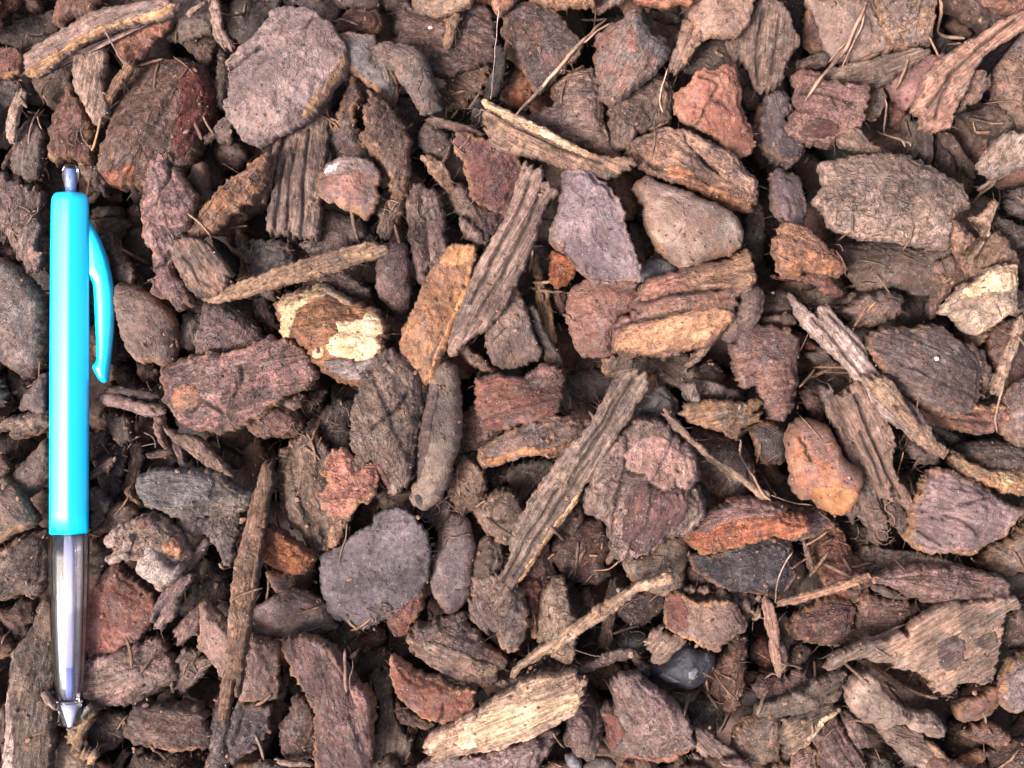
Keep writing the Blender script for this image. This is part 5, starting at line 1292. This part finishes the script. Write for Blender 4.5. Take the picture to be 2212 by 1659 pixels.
def build_piece(it):
    k = it['k']
    seed = (it['n'] * 7.31 + 3.17) % 97
    pts, grain = it['pts'], it['grain']
    kind = k
    if k == 's':
        dv = pts[-1] - pts[0]
        grain = math.degrees(math.atan2(dv[1], dv[0]))
        pts = strip_outline(pts, it['w'], seed)
        it['T'] = max(1.2, it['w'] * .55)
        kind = 'w'
    if k == 'H':
        kind = 'p'
    name, cat, grp = KINDS[k]
    lab = it['label']
    stone = 'stone with' in lab or 'charcoal stone' in lab or 'blue grey speckled pebble' in lab or 'little blue grey pebble' in lab
    if stone:
        name, cat, grp, kind = 'pebble', 'pebble', 'pebbles between the bark chips', 's'
    T = it['T']
    pc = Piece(kind, pts, T, grain, seed, calm=.45 if any(w_ in ' '.join(lab.split()[:4]) for w_ in SMOOTH) else 1.0)
    pc.cracks = it['cracks']
    P, F = pc.triangulate(pc.poly, STEP if it['layer'] > 2 else STEP * 1.5)
    d = pc.dist(P)
    z = pc.height(P, d)
    base = LAYER_Z[it['layer']] - T * .3
    base += lift_for(P, z + base, d)
    pc.base = base
    Z = z + base
    ctr = pc.c
    strata = {'p': .15, 'l': .45, 'r': .12, 'w': .2, 's': 0}[kind]
    thick = T * (.9 if kind in 'rs' else 1.0) + .6
    V, faces, (A, N) = shell(P, F, Z, thick, .35 * T if kind in 'rs' else .12 * T, seed, strata)
    o, frame = place(name, V, faces, ctr, float(base), grain, MAT[kind])
    nb = len(V)
    rim, dirt = np.zeros(nb), np.zeros(nb)
    rim[:len(P)] = d
    if pc.cracks:
        for cp, w_, dp in pc.cracks:
            dirt[:len(P)] = np.maximum(dirt[:len(P)], np.exp(-(pc.crack_dist(P, cp) / (w_ * .8)) ** 2))
    for nm_, arr in (('rim', rim), ('dirt', dirt)):
        at = o.data.attributes.new(nm_, 'FLOAT', 'POINT')
        at.data.foreach_set('value', arr.astype(np.float32))
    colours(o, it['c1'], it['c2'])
    o['fresh'] = max(0.0, pc.rng.uniform(-.35, .9)) if k in 'plr' and it['layer'] > 3 else 0.0
    smooth = pc.calm < 1
    o['raggedness'] = pc.rng.uniform(.06, .22) if smooth else pc.rng.uniform(.3, .85)
    tag(o, lab, cat, grp)
    j, i = cells(P)
    np.maximum.at(HM, (j, i), Z)
    HAIR_SEEDS.append((k, o, P[A], Z[A], N, it['c1'], pc))
    for q in it['parts']:
        poly = q['pts']
        if q['sub'] == '+':
            s2 = seed + 1.3
            sp = Piece('p', poly, .3, grain, s2, rough_edge=.35)
            keep = inside(sp.poly, pc.poly)
            P2, F2 = sp.triangulate(sp.poly, STEP)
            d2 = sp.dist(P2)
            dpar = pc.dist(P2) * np.where(inside(P2, pc.poly), 1, -.3)
            zz = pc.height(P2, np.maximum(dpar, 0)) + base
            lo = np.minimum(dpar, 0) * 1.2
            layer = q['name'] in ('layer', 'upper_plate', 'layered_rim', 'raised_ridge', 'split_flap', 'dark_ledge', 'light_layer')
            lift = (.75 if layer else .22) + .13 * len(o.children)
            zz = zz + lift * sstep(0, .5, d2) + lo + (.25 * fbm(P2[:, 0] / 2, P2[:, 1] / 2, s2, 3) if layer else .12 * fbm(P2[:, 0] / .9, P2[:, 1] / .9, s2, 2))
            V2, f2, _ = shell(P2, F2, zz, 1.1 if layer else .7, .1, s2, .1 if layer else 0)
            m2 = MAT['l'] if kind == 'l' else MAT[kind]
        else:
            s2 = seed + 2.1 + len(o.children)
            sp = Piece(q['kind'], poly, q['T'] * (.7 if k == 'H' else 1), q['grain'], s2, tilt=pc.tilt * .6, calm=.5)
            P2, F2 = sp.triangulate(sp.poly, STEP)
            d2 = sp.dist(P2)
            zz = sp.height(P2, d2)
            b2 = float(np.median(hm_max(P2, 0))) - q['T'] * .35
            zz = zz + b2
            V2, f2, _ = shell(P2, F2, zz, q['T'] + .5, .1, s2, .1)
            m2 = MAT['p'] if k == 'H' else MAT['s']
        c, zc, g, f = frame
        o2, _ = place(q['name'], V2, f2, c, zc, grain, m2, o, frame)
        o2['raggedness'] = float(o['raggedness']) * (.25 if 'patch' in q['name'] or 'cream' in q['name'] or 'white' in q['name'] else .8)
        colours(o2, q['c1'], q['c2'], .82 if any(w_ in q['name'] for w_ in ('white', 'cream', 'bright', 'pale', 'lit_', 'golden')) else None)
        j, i = cells(P2)
        np.maximum.at(HM, (j, i), zz)
    return o


def tube(line, zs, rad, sides=6, taper=True):
    n = len(line)
    t = np.gradient(np.column_stack([line, zs]), axis=0)
    t /= np.maximum(np.linalg.norm(t, axis=1)[:, None], 1e-9)
    V, F = [], []
    for i in range(n):
        a = np.cross(t[i], (0, 0, 1.0))
        a /= max(np.linalg.norm(a), 1e-9)
        b = np.cross(a, t[i])
        s = i / (n - 1)
        r = rad[i] if hasattr(rad, '__len__') else rad * ((.35 + .65 * min(1, min(s, 1 - s) * 6)) if taper else 1)
        for k in range(sides):
            th = 2 * math.pi * k / sides
            v = np.array([line[i][0], line[i][1], zs[i]]) + r * (math.cos(th) * a + math.sin(th) * b)
            V.append(tuple(v))
    for i in range(n - 1):
        for k in range(sides):
            k2 = (k + 1) % sides
            F.append((i * sides + k, i * sides + k2, (i + 1) * sides + k2, (i + 1) * sides + k))
    F.append(tuple(range(sides))[::-1])
    F.append(tuple((n - 1) * sides + k for k in range(sides)))
    return V, F


def build_rootlet(it):
    seed = (it['n'] * 7.31 + 3.17) % 97
    line = resample(smooth_line(it['pts'], 3), .7, closed=False)
    n = len(line)
    s = np.linspace(0, 1, n)
    line = line + np.stack([.18 * vnoise(s * n / 4, s * 0, seed), .18 * vnoise(s * n / 4, s * 0, seed + 4)], 1)
    h = hm_max(line, 1)
    k = max(3, n // 8)
    hs = np.array([h[max(0, i - k):i + k + 1].max() for i in range(n)])
    hs = np.convolve(np.pad(hs, k, mode='edge'), np.ones(2 * k + 1) / (2 * k + 1), 'valid')
    hs = np.maximum(hs, h)
    rad = max(.09, it['w'] / 2)
    r = rad * (1 + .25 * vnoise(s * n / 3, s * 0, seed + 8)) * (.4 + .6 * sstep(0, .1, np.minimum(s, 1 - s)))
    zs = hs + rad * .7
    V, F = tube(line, zs, r)
    dv = line[-1] - line[0]
    o, _ = place('rootlet', V, F, line.mean(0), float(zs.mean()), math.degrees(math.atan2(dv[1], dv[0])), MAT['t'])
    colours(o, it['c1'], it['c1'])
    tag(o, it['label'], 'rootlet', KINDS['t'][2])
    j, i = cells(line)
    np.maximum.at(HM, (j, i), zs)


# ---------------------------------------------------------------- ground and the loose bed under the chips
def build_ground():
    n = 120
    S = 420.0
    xs = np.linspace(-S / 2, S / 2, n)
    X, Y = np.meshgrid(xs, xs)
    Z = -31 + 2.0 * fbm(X / 18, Y / 18, 3, 4, .6) + 1.0 * fbm(X / 5, Y / 5, 8, 2)
    V = np.stack([X.ravel() * MM, Y.ravel() * MM, Z.ravel() * MM], 1).tolist()
    F = [(j * n + i, j * n + i + 1, (j + 1) * n + i + 1, (j + 1) * n + i) for j in range(n - 1) for i in range(n - 1)]
    o = mesh_object('ground', V, F, plain('dark_soil', (.012, .009, .008), .95, 1.5, .5, 500))
    tag(o, kind='structure')


def random_chip(rng, seed, L, Wd):
    """a coarse chip, local coordinates in mm"""
    n = rng.randint(7, 10)
    a = np.sort(np.array([2 * math.pi * (i + rng.uniform(-.3, .3)) / n for i in range(n)]))
    r = np.array([rng.uniform(.8, 1.1) for _ in range(n)])
    poly = np.stack([np.cos(a) * r * L / 2, np.sin(a) * r * Wd / 2], 1)
    return resample(chaikin(poly), max(.8, L / 22))


def build_bed():
    rng = random.Random(11)
    V, F = [], []
    k = 0

    def put(cx, cy, zb, L, Wd, T, ang, tx, ty, seed):
        nonlocal V, F
        poly = random_chip(rng, seed, L, Wd)
        pc = Piece('l' if rng.random() < .5 else 'p', poly, T, 0, seed, tilt=(tx, ty))
        P, Fc = pc.triangulate(pc.poly, 1.15)
        z = pc.height(P, pc.dist(P))
        v, f, _ = shell(P, Fc, z, T, .4, seed, 0)
        v = np.array(v)
        ca, sa = math.cos(ang), math.sin(ang)
        x, y = v[:, 0] * ca - v[:, 1] * sa + cx, v[:, 0] * sa + v[:, 1] * ca + cy
        s = len(V)
        V += np.stack([x * MM, y * MM, (v[:, 2] + zb) * MM], 1).tolist()
        F += [tuple(i + s for i in q) for q in f]

    # under the surveyed chips: a deep, half hidden layer
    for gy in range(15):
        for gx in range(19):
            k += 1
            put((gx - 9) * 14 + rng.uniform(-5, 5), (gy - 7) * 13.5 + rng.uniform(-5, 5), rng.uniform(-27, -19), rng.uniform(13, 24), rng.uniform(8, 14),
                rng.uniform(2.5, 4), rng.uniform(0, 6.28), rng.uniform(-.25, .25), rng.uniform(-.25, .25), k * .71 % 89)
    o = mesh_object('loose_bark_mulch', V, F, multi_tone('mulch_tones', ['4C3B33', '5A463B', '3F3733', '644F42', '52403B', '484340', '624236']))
    tag(o, 'dim loose mulch filling the gaps deep below the chips', 'bark mulch', kind='stuff')


def build_shreds():
    rng = random.Random(41)
    V, F = [], []
    for n in range(1500):
        cx, cy = rng.uniform(-130, 130), rng.uniform(-98, 98)
        h0 = hm_max(np.array([[cx, cy]]), 1)[0]
        if h0 > 6 or rng.random() < (h0 + 14) / 30:
            continue
        L, a = rng.uniform(2, 9), rng.uniform(0, 6.28)
        m = 6
        bend = rng.uniform(-.6, .6)
        line = [np.array([cx, cy])]
        for i in range(m):
            a += bend / m
            line.append(line[-1] + L / m * np.array([math.cos(a), math.sin(a)]))
        line = np.array(line)
        h = hm_max(line, 0)
        z0, z1 = max(h[:2]) + .3, max(h[-2:]) + .3
        zs = np.maximum(np.linspace(z0, z1, m + 1), np.minimum(h + .1, max(z0, z1) + 1.5))
        w = rng.uniform(.12, .55)
        v, f = tube(line * FACT(float(zs.mean())), zs, w, 4)
        v = np.array(v)
        v[:, 2] = zs.repeat(4).tolist() + (v[:, 2] - zs.repeat(4)) * .45
        s = len(V)
        V += [(x * MM, y * MM, z * MM) for x, y, z in v]
        F += [tuple(j + s for j in q) for q in f]
    o = mesh_object('wood_shreds', V, F, multi_tone('shred_tones', ['7A6250', '94785F', '5E4A3E', 'A88A6C', '6E584A', '8A6A56'], .8))
    tag(o, 'thin wood shreds and splinters caught in the gaps between chips', 'wood shreds', kind='stuff')


def build_surround():
    rng = random.Random(31)
    V, F = [], []
    for n in range(1500):
        x, y = rng.uniform(-215, 215), rng.uniform(-185, 185)
        if abs(x) < 136 and abs(y) < 104:
            continue
        seed = n * .53 % 93
        L = rng.uniform(14, 32)
        poly = random_chip(rng, seed, L, L * rng.uniform(.35, .7))
        a = rng.uniform(0, 6.28)
        R = np.array([[math.cos(a), math.sin(a)], [-math.sin(a), math.cos(a)]])
        pc = Piece(rng.choice('llpwr'), poly @ R + np.array([x, y]), rng.uniform(3, 6), math.degrees(a), seed)
        P, Fc = pc.triangulate(pc.poly, 1.3)
        z = pc.height(P, pc.dist(P)) + rng.uniform(-20, 8)
        v, f, _ = shell(P, Fc, z, 3.5, .4, seed, .3)
        s = len(V)
        V += [(p[0] * MM, p[1] * MM, p[2] * MM) for p in v]
        F += [tuple(k + s for k in q) for q in f]
    o = mesh_object('surrounding_bark_mulch', V, F, multi_tone('surrounding_tones', ['6E574A', '7A6254', '5E4E46', '8A6C5A', '746058', '80563F', '94806C']))
    tag(o, 'more bark mulch continuing all around beyond the chips in view', 'bark mulch', kind='stuff')


def build_fill():
    """more of the loose bed where holes between the surveyed chips run deep"""
    rng = random.Random(23)
    V, F = [], []
    for n in range(2600):
        cx, cy = rng.uniform(-136, 136), rng.uniform(-104, 104)
        if hm_max(np.array([[cx, cy]]), 1)[0] > -12:
            continue
        if rng.random() < .35:
            continue
        seed = n * .37 % 91
        L = rng.uniform(8, 19)
        poly = random_chip(rng, seed, L, L * rng.uniform(.35, .75))
        a = rng.uniform(0, 6.28)
        R = np.array([[math.cos(a), math.sin(a)], [-math.sin(a), math.cos(a)]])
        poly = poly @ R + np.array([cx, cy])
        pc = Piece(rng.choice('llpwr'), poly, rng.uniform(1.6, 3.4), math.degrees(a), seed, tilt=(rng.uniform(-.35, .35), rng.uniform(-.35, .35)))
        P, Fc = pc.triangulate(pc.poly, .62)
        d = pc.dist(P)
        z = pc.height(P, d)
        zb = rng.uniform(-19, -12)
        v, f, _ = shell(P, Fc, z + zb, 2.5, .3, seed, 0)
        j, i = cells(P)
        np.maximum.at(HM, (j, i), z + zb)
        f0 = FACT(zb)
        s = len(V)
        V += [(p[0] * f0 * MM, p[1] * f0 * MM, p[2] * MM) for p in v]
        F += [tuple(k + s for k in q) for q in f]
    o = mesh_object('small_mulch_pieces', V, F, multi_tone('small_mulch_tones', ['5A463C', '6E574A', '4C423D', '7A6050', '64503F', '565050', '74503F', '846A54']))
    tag(o, 'small bark pieces wedged in the gaps between the larger chips', 'bark mulch', kind='stuff')


def grains(name, n, smin, smax, mat, label, cat, seed, sink=.25, zmin=-9, flat=1.0):
    rs = np.random.RandomState(seed)
    ico = np.array([(0, 0, 1), (.894, 0, .447), (.276, .851, .447), (-.724, .526, .447), (-.724, -.526, .447), (.276, -.851, .447),
                    (.724, .526, -.447), (-.276, .851, -.447), (-.894, 0, -.447), (-.276, -.851, -.447), (.724, -.526, -.447), (0, 0, -1)])
    tri = [(0, 1, 2), (0, 2, 3), (0, 3, 4), (0, 4, 5), (0, 5, 1), (1, 6, 2), (2, 7, 3), (3, 8, 4), (4, 9, 5), (5, 10, 1),
           (2, 6, 7), (3, 7, 8), (4, 8, 9), (5, 9, 10), (1, 10, 6), (6, 11, 7), (7, 11, 8), (8, 11, 9), (9, 11, 10), (10, 11, 6)]
    P = np.stack([rs.uniform(-132, 132, n), rs.uniform(-100, 100, n)], 1)
    clump = fbm(P[:, 0] / 14, P[:, 1] / 14, seed, 3) > rs.uniform(-.6, .5, n)
    P = P[clump]
    z = hm_max(P, 0)
    ok = z > zmin
    P, z = P[ok], z[ok]
    V, F = [], []
    for p, h in zip(P, z):
        s = smin + (smax - smin) * rs.rand() ** 2.5
        e = s * np.array([rs.uniform(.6, 1.5), rs.uniform(.5, 1.0), rs.uniform(.4, .8) * flat]) * .5
        v = ico * (1 + rs.uniform(-.3, .3, (12, 1))) * e
        a = rs.uniform(0, 6.28)
        f = FACT(h)
        x = v[:, 0] * math.cos(a) - v[:, 1] * math.sin(a) + p[0] * f
        y = v[:, 0] * math.sin(a) + v[:, 1] * math.cos(a) + p[1] * f
        st = len(V)
        V += np.stack([x * MM, y * MM, (v[:, 2] + h + e[2] * (1 - sink)) * MM], 1).tolist()
        F += [(q[0] + st, q[1] + st, q[2] + st) for q in tri]
    o = mesh_object(name, V, F, mat, smooth=False)
    tag(o, label, cat, kind='stuff')


def build_hairs():
    rng = random.Random(5)
    V, F = [], []
    for k, o, P, Z, N, c1, pc in HAIR_SEEDS:
        dens = {'w': .34, 's': .32, 'l': .17, 'p': .09, 'r': .06, 'H': 0}[k]
        if pc.kind == 's':
            continue
        vis = Z > hm_max(P, 0) - 1.2
        for i in range(len(P)):
            if not vis[i] or rng.random() > dens:
                continue
            L = rng.uniform(.35, 1.0) if rng.random() < .8 else rng.uniform(1.0, 3.6)
            if k in 'ws':
                dirn = pc.g * (1 if N[i] @ pc.g > 0 else -1) * rng.uniform(.3, 1.2) + N[i] * rng.uniform(.2, 1)
            else:
                dirn = N[i] + np.array([rng.uniform(-.9, .9), rng.uniform(-.9, .9)])
            dirn = dirn / max(np.hypot(*dirn), 1e-6)
            curl = np.array([rng.uniform(-1, 1), rng.uniform(-1, 1)]) * .5
            up = rng.uniform(-.15, .45)
            p0 = P[i] - N[i] * .25
            line = np.array([p0 + dirn * L * s + curl * L * s * s for s in (0, .33, .66, 1)])
            zs = np.array([Z[i] - .1 + up * L * s - .3 * L * s * s for s in (0, .33, .66, 1)])
            f = FACT(Z[i])
            r = rng.uniform(.022, .05)
            v, fc = tube(line * f, zs, [r, r, r * .8, r * .4], 3)
            s = len(V)
            V += [(a * MM, b * MM, c * MM) for a, b, c in v]
            F += [tuple(j + s for j in q) for q in fc]
    o = mesh_object('fuzzy_fibres', V, F, multi_tone('fibre_tones', ['8A7058', 'A88A6C', '6E5848', '9A7C62', 'B89C7C', '7A6252'], .7))
    tag(o, 'short hair fine fibres sprouting from the chip edges', 'fibres', kind='stuff')


def build_curls():
    rng = random.Random(17)
    spots = [(1130, 800, 85, 20), (1250, 845, 40, 8), (945, 1110, 55, 16), (840, 1140, 40, 8), (690, 915, 60, 12), (830, 1300, 55, 16), (820, 1420, 45, 10), (650, 520, 70, 8), (850, 480, 40, 10),
             (960, 430, 50, 10), (1340, 1375, 60, 14), (1310, 500, 30, 6), (480, 920, 40, 8), (1960, 1540, 90, 16), (1880, 1150, 60, 12), (60, 470, 50, 10), (190, 290, 40, 8), (1370, 790, 50, 10),
             (1560, 1460, 50, 8), (2000, 1330, 70, 10), (2120, 520, 50, 8), (1510, 60, 40, 6), (430, 1420, 30, 5), (1960, 1000, 40, 8), (620, 1010, 40, 8), (1000, 250, 40, 6)]
    V, F = [], []
    for vx, vy, rad, n in spots:
        for _ in range(int(n * 1.6)):
            a, r = rng.uniform(0, 6.28), rad * math.sqrt(rng.random())
            p = np.array([(vx + r * math.cos(a) - 1106) * KV, (829.5 - vy + r * math.sin(a)) * KV])
            ang, da = rng.uniform(0, 6.28), rng.uniform(-.12, .12)
            L = rng.uniform(2.5, 9)
            m = int(L / .4) + 3
            line = [p]
            for i in range(m):
                da = max(-.3, min(.3, (da + rng.uniform(-.2, .2)) * .85))
                ang += da
                line.append(line[-1] + .4 * np.array([math.cos(ang), math.sin(ang)]))
            line = np.array(line)
            h = hm_max(line, 0)
            if np.percentile(h, 60) > 6.5:
                continue
            w = 5
            hs = np.convolve(np.pad(h, w, mode='edge'), np.ones(2 * w + 1) / (2 * w + 1), 'valid')
            zs = np.maximum(hs + .2, np.minimum(h, hs + 1.2)) + np.abs(vnoise(np.arange(len(h)) / 5.0, np.zeros(len(h)), rng.random() * 50)) * 1.2
            v, f = tube(line * FACT(float(zs.mean())), zs, rng.uniform(.07, .19), 4)
            s = len(V)
            V += [(x * MM, y * MM, z * MM) for x, y, z in v]
            F += [tuple(j + s for j in q) for q in f]
    o = mesh_object('curly_fibres', V, F, multi_tone('curl_tones', ['80685A', '66544A', '947866', '725E50', 'A48870'], .75))
    tag(o, 'curly dark root fibres tangled in tufts between the chips', 'fibres', kind='stuff')


# ---------------------------------------------------------------- the pen
def vpt(vx, vy):
    return np.array([(vx - 1106) * KV, (829.5 - vy) * KV])


def lathe_like(name, rings, sides_fn, mat, parent, cap=(True, True), smooth=True):
    """rings: list of (y, cx, rx, rz, cz) in mm; cross-section sides_fn(theta) -> (x, z) unit shape"""
    n = 48
    V, F = [], []
    th = [2 * math.pi * i / n for i in range(n)]
    for y, cx, rx, rz, cz in rings:
        for t in th:
            x, z = sides_fn(t)
            V.append(((cx + rx * x) * MM, y * MM, (cz + rz * z) * MM))
    for i in range(len(rings) - 1):
        for k in range(n):
            k2 = (k + 1) % n
            F.append((i * n + k, i * n + k2, (i + 1) * n + k2, (i + 1) * n + k))
    if cap[0]:
        F.append(tuple(range(n))[::-1])
    if cap[1]:
        F.append(tuple((len(rings) - 1) * n + k for k in range(n)))
    o = mesh_object(name, V, F, mat, smooth)
    bm = bmesh.new()
    bm.from_mesh(o.data)
    bmesh.ops.recalc_face_normals(bm, faces=bm.faces)
    bm.to_mesh(o.data)
    bm.free()
    o.parent = parent
    return o


def facet(t):
    """rounded six sided section with a flat facing up"""
    k = 6
    a = t + math.radians(46.5)
    m = (a % (2 * math.pi / k)) - math.pi / k
    r = math.cos(math.pi / k) / math.cos(m)
    r = .62 * r * 1.05 + .38
    return r * math.cos(t), r * math.sin(t)


def circle(t):
    return math.cos(t), math.sin(t)


def flute(t):
    r = 1 + .035 * math.cos(12 * t)
    return r * math.cos(t), r * math.sin(t)


def build_pen():
    # the axis runs along the picture's vertical
    axis = np.stack([np.full(60, (150 - 1106) * KV), np.linspace((829.5 - 1560) * KV, (829.5 - 360) * KV, 60)], 1)
    under = np.concatenate([hm_max(axis + np.array([dx, 0]), 1) for dx in (-4, 0, 4)])
    R = 5.1
    zc = float(np.percentile(under, 93)) + R * .86
    f = FACT(zc)
    root = bpy.data.objects.new('ballpoint_pen', None)
    COL.objects.link(root)
    cx0 = vpt(150, 0)[0]
    root.location = (cx0 * f * MM, 0, zc * MM)
    tag(root, 'cyan ballpoint pen with a clear grip lying on the bark mulch', 'pen')
    Y = lambda vy: (829.5 - vy) * KV * f
    W = lambda w: w * KV * f
    X = lambda vx: (vx - 150) * KV * f

    m, nt, b = nodes_of('cyan_plastic')
    b.inputs['Base Color'].default_value = (.0, .53, .86, 1)
    b.inputs['Roughness'].default_value = .30
    b.inputs['Specular IOR Level'].default_value = .6
    b.inputs['Coat Weight'].default_value = .9
    b.inputs['Coat Roughness'].default_value = .24
    b.inputs['Subsurface Weight'].default_value = .0
    t = NT(nt)
    co = t.new('TexCoord')
    bp = t.new('Bump')
    bp.inputs['Distance'].default_value = .02 * MM
    t.link(t.noise(co.outputs['Object'], 900, 3, .6), bp.inputs['Height'])
    t.link(bp.outputs[0], b.inputs['Normal'])
    cyan = m
    m, nt, b = nodes_of('clear_plastic')
    b.inputs['Base Color'].default_value = (.95, .94, 1.0, 1)
    b.inputs['Transmission Weight'].default_value = 1.0
    b.inputs['Roughness'].default_value = .03
    b.inputs['Coat Weight'].default_value = .6
    b.inputs['IOR'].default_value = 1.30
    clear = m
    m, nt, b = nodes_of('refill_plastic')
    b.inputs['Base Color'].default_value = (.80, .81, .97, 1)
    b.inputs['Roughness'].default_value = .15
    b.inputs['Transmission Weight'].default_value = .5
    refill = m
    m, nt, b = nodes_of('button_plastic')
    b.inputs['Base Color'].default_value = (.30, .42, .72, 1)
    b.inputs['Roughness'].default_value = .2
    b.inputs['Transmission Weight'].default_value = .4
    button_blue = m
    m, nt, b = nodes_of('blue_ink')
    b.inputs['Base Color'].default_value = (.16, .20, .50, 1)
    b.inputs['Roughness'].default_value = .25
    ink = m
    m, nt, b = nodes_of('steel')
    b.inputs['Base Color'].default_value = (.75, .75, .78, 1)
    b.inputs['Metallic'].default_value = 1
    b.inputs['Roughness'].default_value = .28
    steel = m

    # barrel: rounded shoulder, then straight
    rings = []
    for k in range(9):
        a = k / 8 * math.pi / 2
        r = 41.5 - 15 * (1 - math.sin(a))
        rings.append((Y(417 + 17 * (1 - math.cos(math.pi / 2 - a)) if False else 417 + 18 * (1 - math.sin(math.pi / 2 * k / 8)) * 0 + 18 * (1 - math.cos(math.pi / 2 * k / 8))), X(151.5), W(41.5 - 15 * (1 - math.sin(a))), W(41.5 - 15 * (1 - math.sin(a))), 0))
    for vy, c, w in ((445, 151.3, 42.3), (470, 151, 42.8), (540, 150.6, 43.3), (700, 150, 43.8), (900, 149.5, 44.2), (1100, 149, 44.2), (1151, 149, 44.2)):
        rings.append((Y(vy), X(c), W(w), W(w), 0))
    barrel = lathe_like('barrel', rings, facet, cyan, root)
    # click button of clear plastic
    rings = []
    for k in range(7):
        a = k / 6 * math.pi / 2
        rings.append((Y(355 + 14 * (1 - math.cos(math.pi / 2 * k / 6))), X(152.5), W(17.5 * math.sin(.12 + a * .92)), W(17.5 * math.sin(.12 + a * .92)), 0))
    rings.append((Y(419), X(152.5), W(17.8), W(17.8), 0))
    button = lathe_like('push_button', rings, circle, clear, root)
    core = lathe_like('button_core', [(Y(366), X(152), W(8), W(8), -.2), (Y(418), X(152), W(9), W(9), -.2)], circle, button_blue, button)
    # clear grip: outer shell with a bore
    prof = [(1152, 149, 43.6), (1200, 149, 43.4), (1270, 148.8, 42.4), (1330, 148.7, 40.5), (1390, 149, 37.5), (1440, 149.4, 34), (1480, 149.8, 30.8), (1512, 150, 28)]
    grip = lathe_like('clear_grip', [(Y(a), X(c), W(w), W(w), 0) for a, c, w in prof], circle, clear, root)
    bore = lathe_like('grip_bore', [(Y(a), X(c), W(w * .84), W(w * .84), 0) for a, c, w in prof[:-1]] + [(Y(1506), X(150), W(18), W(18), 0)], flute, clear, grip)
    for poly in bore.data.polygons:
        poly.flip()
    # rings of the moulded grip inside the bore
    V, F = [], []
    nr, seg = 46, 24
    for i in range(nr):
        vy = 1322 + i * 4.0
        rad = np.interp(vy, [p[0] for p in prof], [p[2] for p in prof]) * .80
        s = len(V)
        for k in range(seg):
            a = 2 * math.pi * k / seg
            for (dr, dy) in ((1.2, 0), (0, .9), (-1.2, 0), (0, -.9)):
                V.append(((X(149.4) + W(rad + dr) * math.cos(a)) * MM, (Y(vy) + W(dy)) * MM, W(rad + dr) * math.sin(a) * MM))
        for k in range(seg):
            k2 = (k + 1) % seg
            for q in range(4):
                q2 = (q + 1) % 4
                F.append((s + k * 4 + q, s + k * 4 + q2, s + k2 * 4 + q2, s + k2 * 4 + q))
    ribs = mesh_object('grip_ribbing', V, F, clear)
    ribs.parent = grip
    ribs['kind'] = 'stuff'
    lathe_like('refill_tube', [(Y(1154), X(150), W(12), W(12), 0), (Y(1440), X(150), W(11), W(11), 0)], circle, refill, root)
    lathe_like('ink', [(Y(1441), X(150), W(10), W(10), 0), (Y(1506), X(150), W(8), W(8), 0)], circle, ink, root)
    # tip cone
    cone = lathe_like('tip_cone', [(Y(1513), X(150.2), W(28.6), W(28.6), 0), (Y(1516), X(150.2), W(28.6), W(28.6), 0), (Y(1519), X(150.2), W(26.5), W(26.5), 0), (Y(1562), X(151), W(20.5), W(20.5), 0), (Y(1567), X(151), W(19), W(19), 0)], circle, clear, root)
    lathe_like('nib', [(Y(1519), X(150.5), W(15), W(15), 0), (Y(1545), X(151), W(9), W(9), 0), (Y(1566), X(151), W(4), W(4), 0), (Y(1570), X(151), W(2), W(2), 0)], circle, refill, cone)
    # pocket clip: a curved blade on the barrel's flank
    outer = [(187, 470), (194, 481), (204, 497), (214, 517), (223, 540), (231, 566), (237, 592), (241.5, 618), (243.5, 650), (243.5, 680), (242, 710), (238.5, 750), (234.5, 785), (231.5, 815), (229.5, 824), (223, 827.5), (217, 826)]
    inner = [(209, 819), (201, 805), (194.5, 794), (196, 787), (203, 783), (205, 775), (204.5, 740), (202.5, 700), (200.5, 660), (199, 630), (197, 612), (192, 604), (185, 598), (180, 590)]
    pts = outer + inner + [(180, 500), (182, 480)]
    poly = resample(np.array([(X(a), Y(b_)) for a, b_ in pts]), .5)
    pc = Piece('s', poly, 3.0, 90, 4.2, rough_edge=0, tilt=(0, 0))
    P, Fc = pc.triangulate(poly, .45)
    dd = seg_dist(P, poly, np.roll(poly, -1, 0))
    z = -1.1 + 1.7 * np.sqrt(1 - (1 - np.clip(dd / 1.6, 0, 1)) ** 2) + .5 * np.clip(dd / 3, 0, 1)
    # upper part is set low against the barrel
    V, F, _ = shell(P, Fc, z, 2.2, .25, 1.0, 0)
    clip = mesh_object('pocket_clip', (np.array(V) * MM).tolist(), F, cyan)
    clip.parent = root
    return root


# ---------------------------------------------------------------- build everything
build_ground()
build_bed()
build_surround()
solid = [i for i in items if i['k'] != 't']
solid.sort(key=lambda i: (i['layer'], i['n']))
for it in solid:
    build_piece(it)
print('chips', time.time() - T0)
build_fill()
grains('bark_crumbs', 5200, .25, 1.5, multi_tone('crumb_tones', ['6E5648', '8A6A54', '503C34', 'A07C60', '7A5A4C', '9A8474']), 'tiny bark crumbs scattered over the chips', 'crumbs', 3)
grains('sand_grains', 4200, .08, .26, plain('pale_sand', (.42, .38, .36), .5, None, .3), 'pale sand grains dusted over the chips', 'sand', 9)
build_shreds()
build_hairs()
build_curls()
for it in items:
    if it['k'] == 't':
        build_rootlet(it)
build_pen()
print('done', time.time() - T0, len(bpy.data.objects))
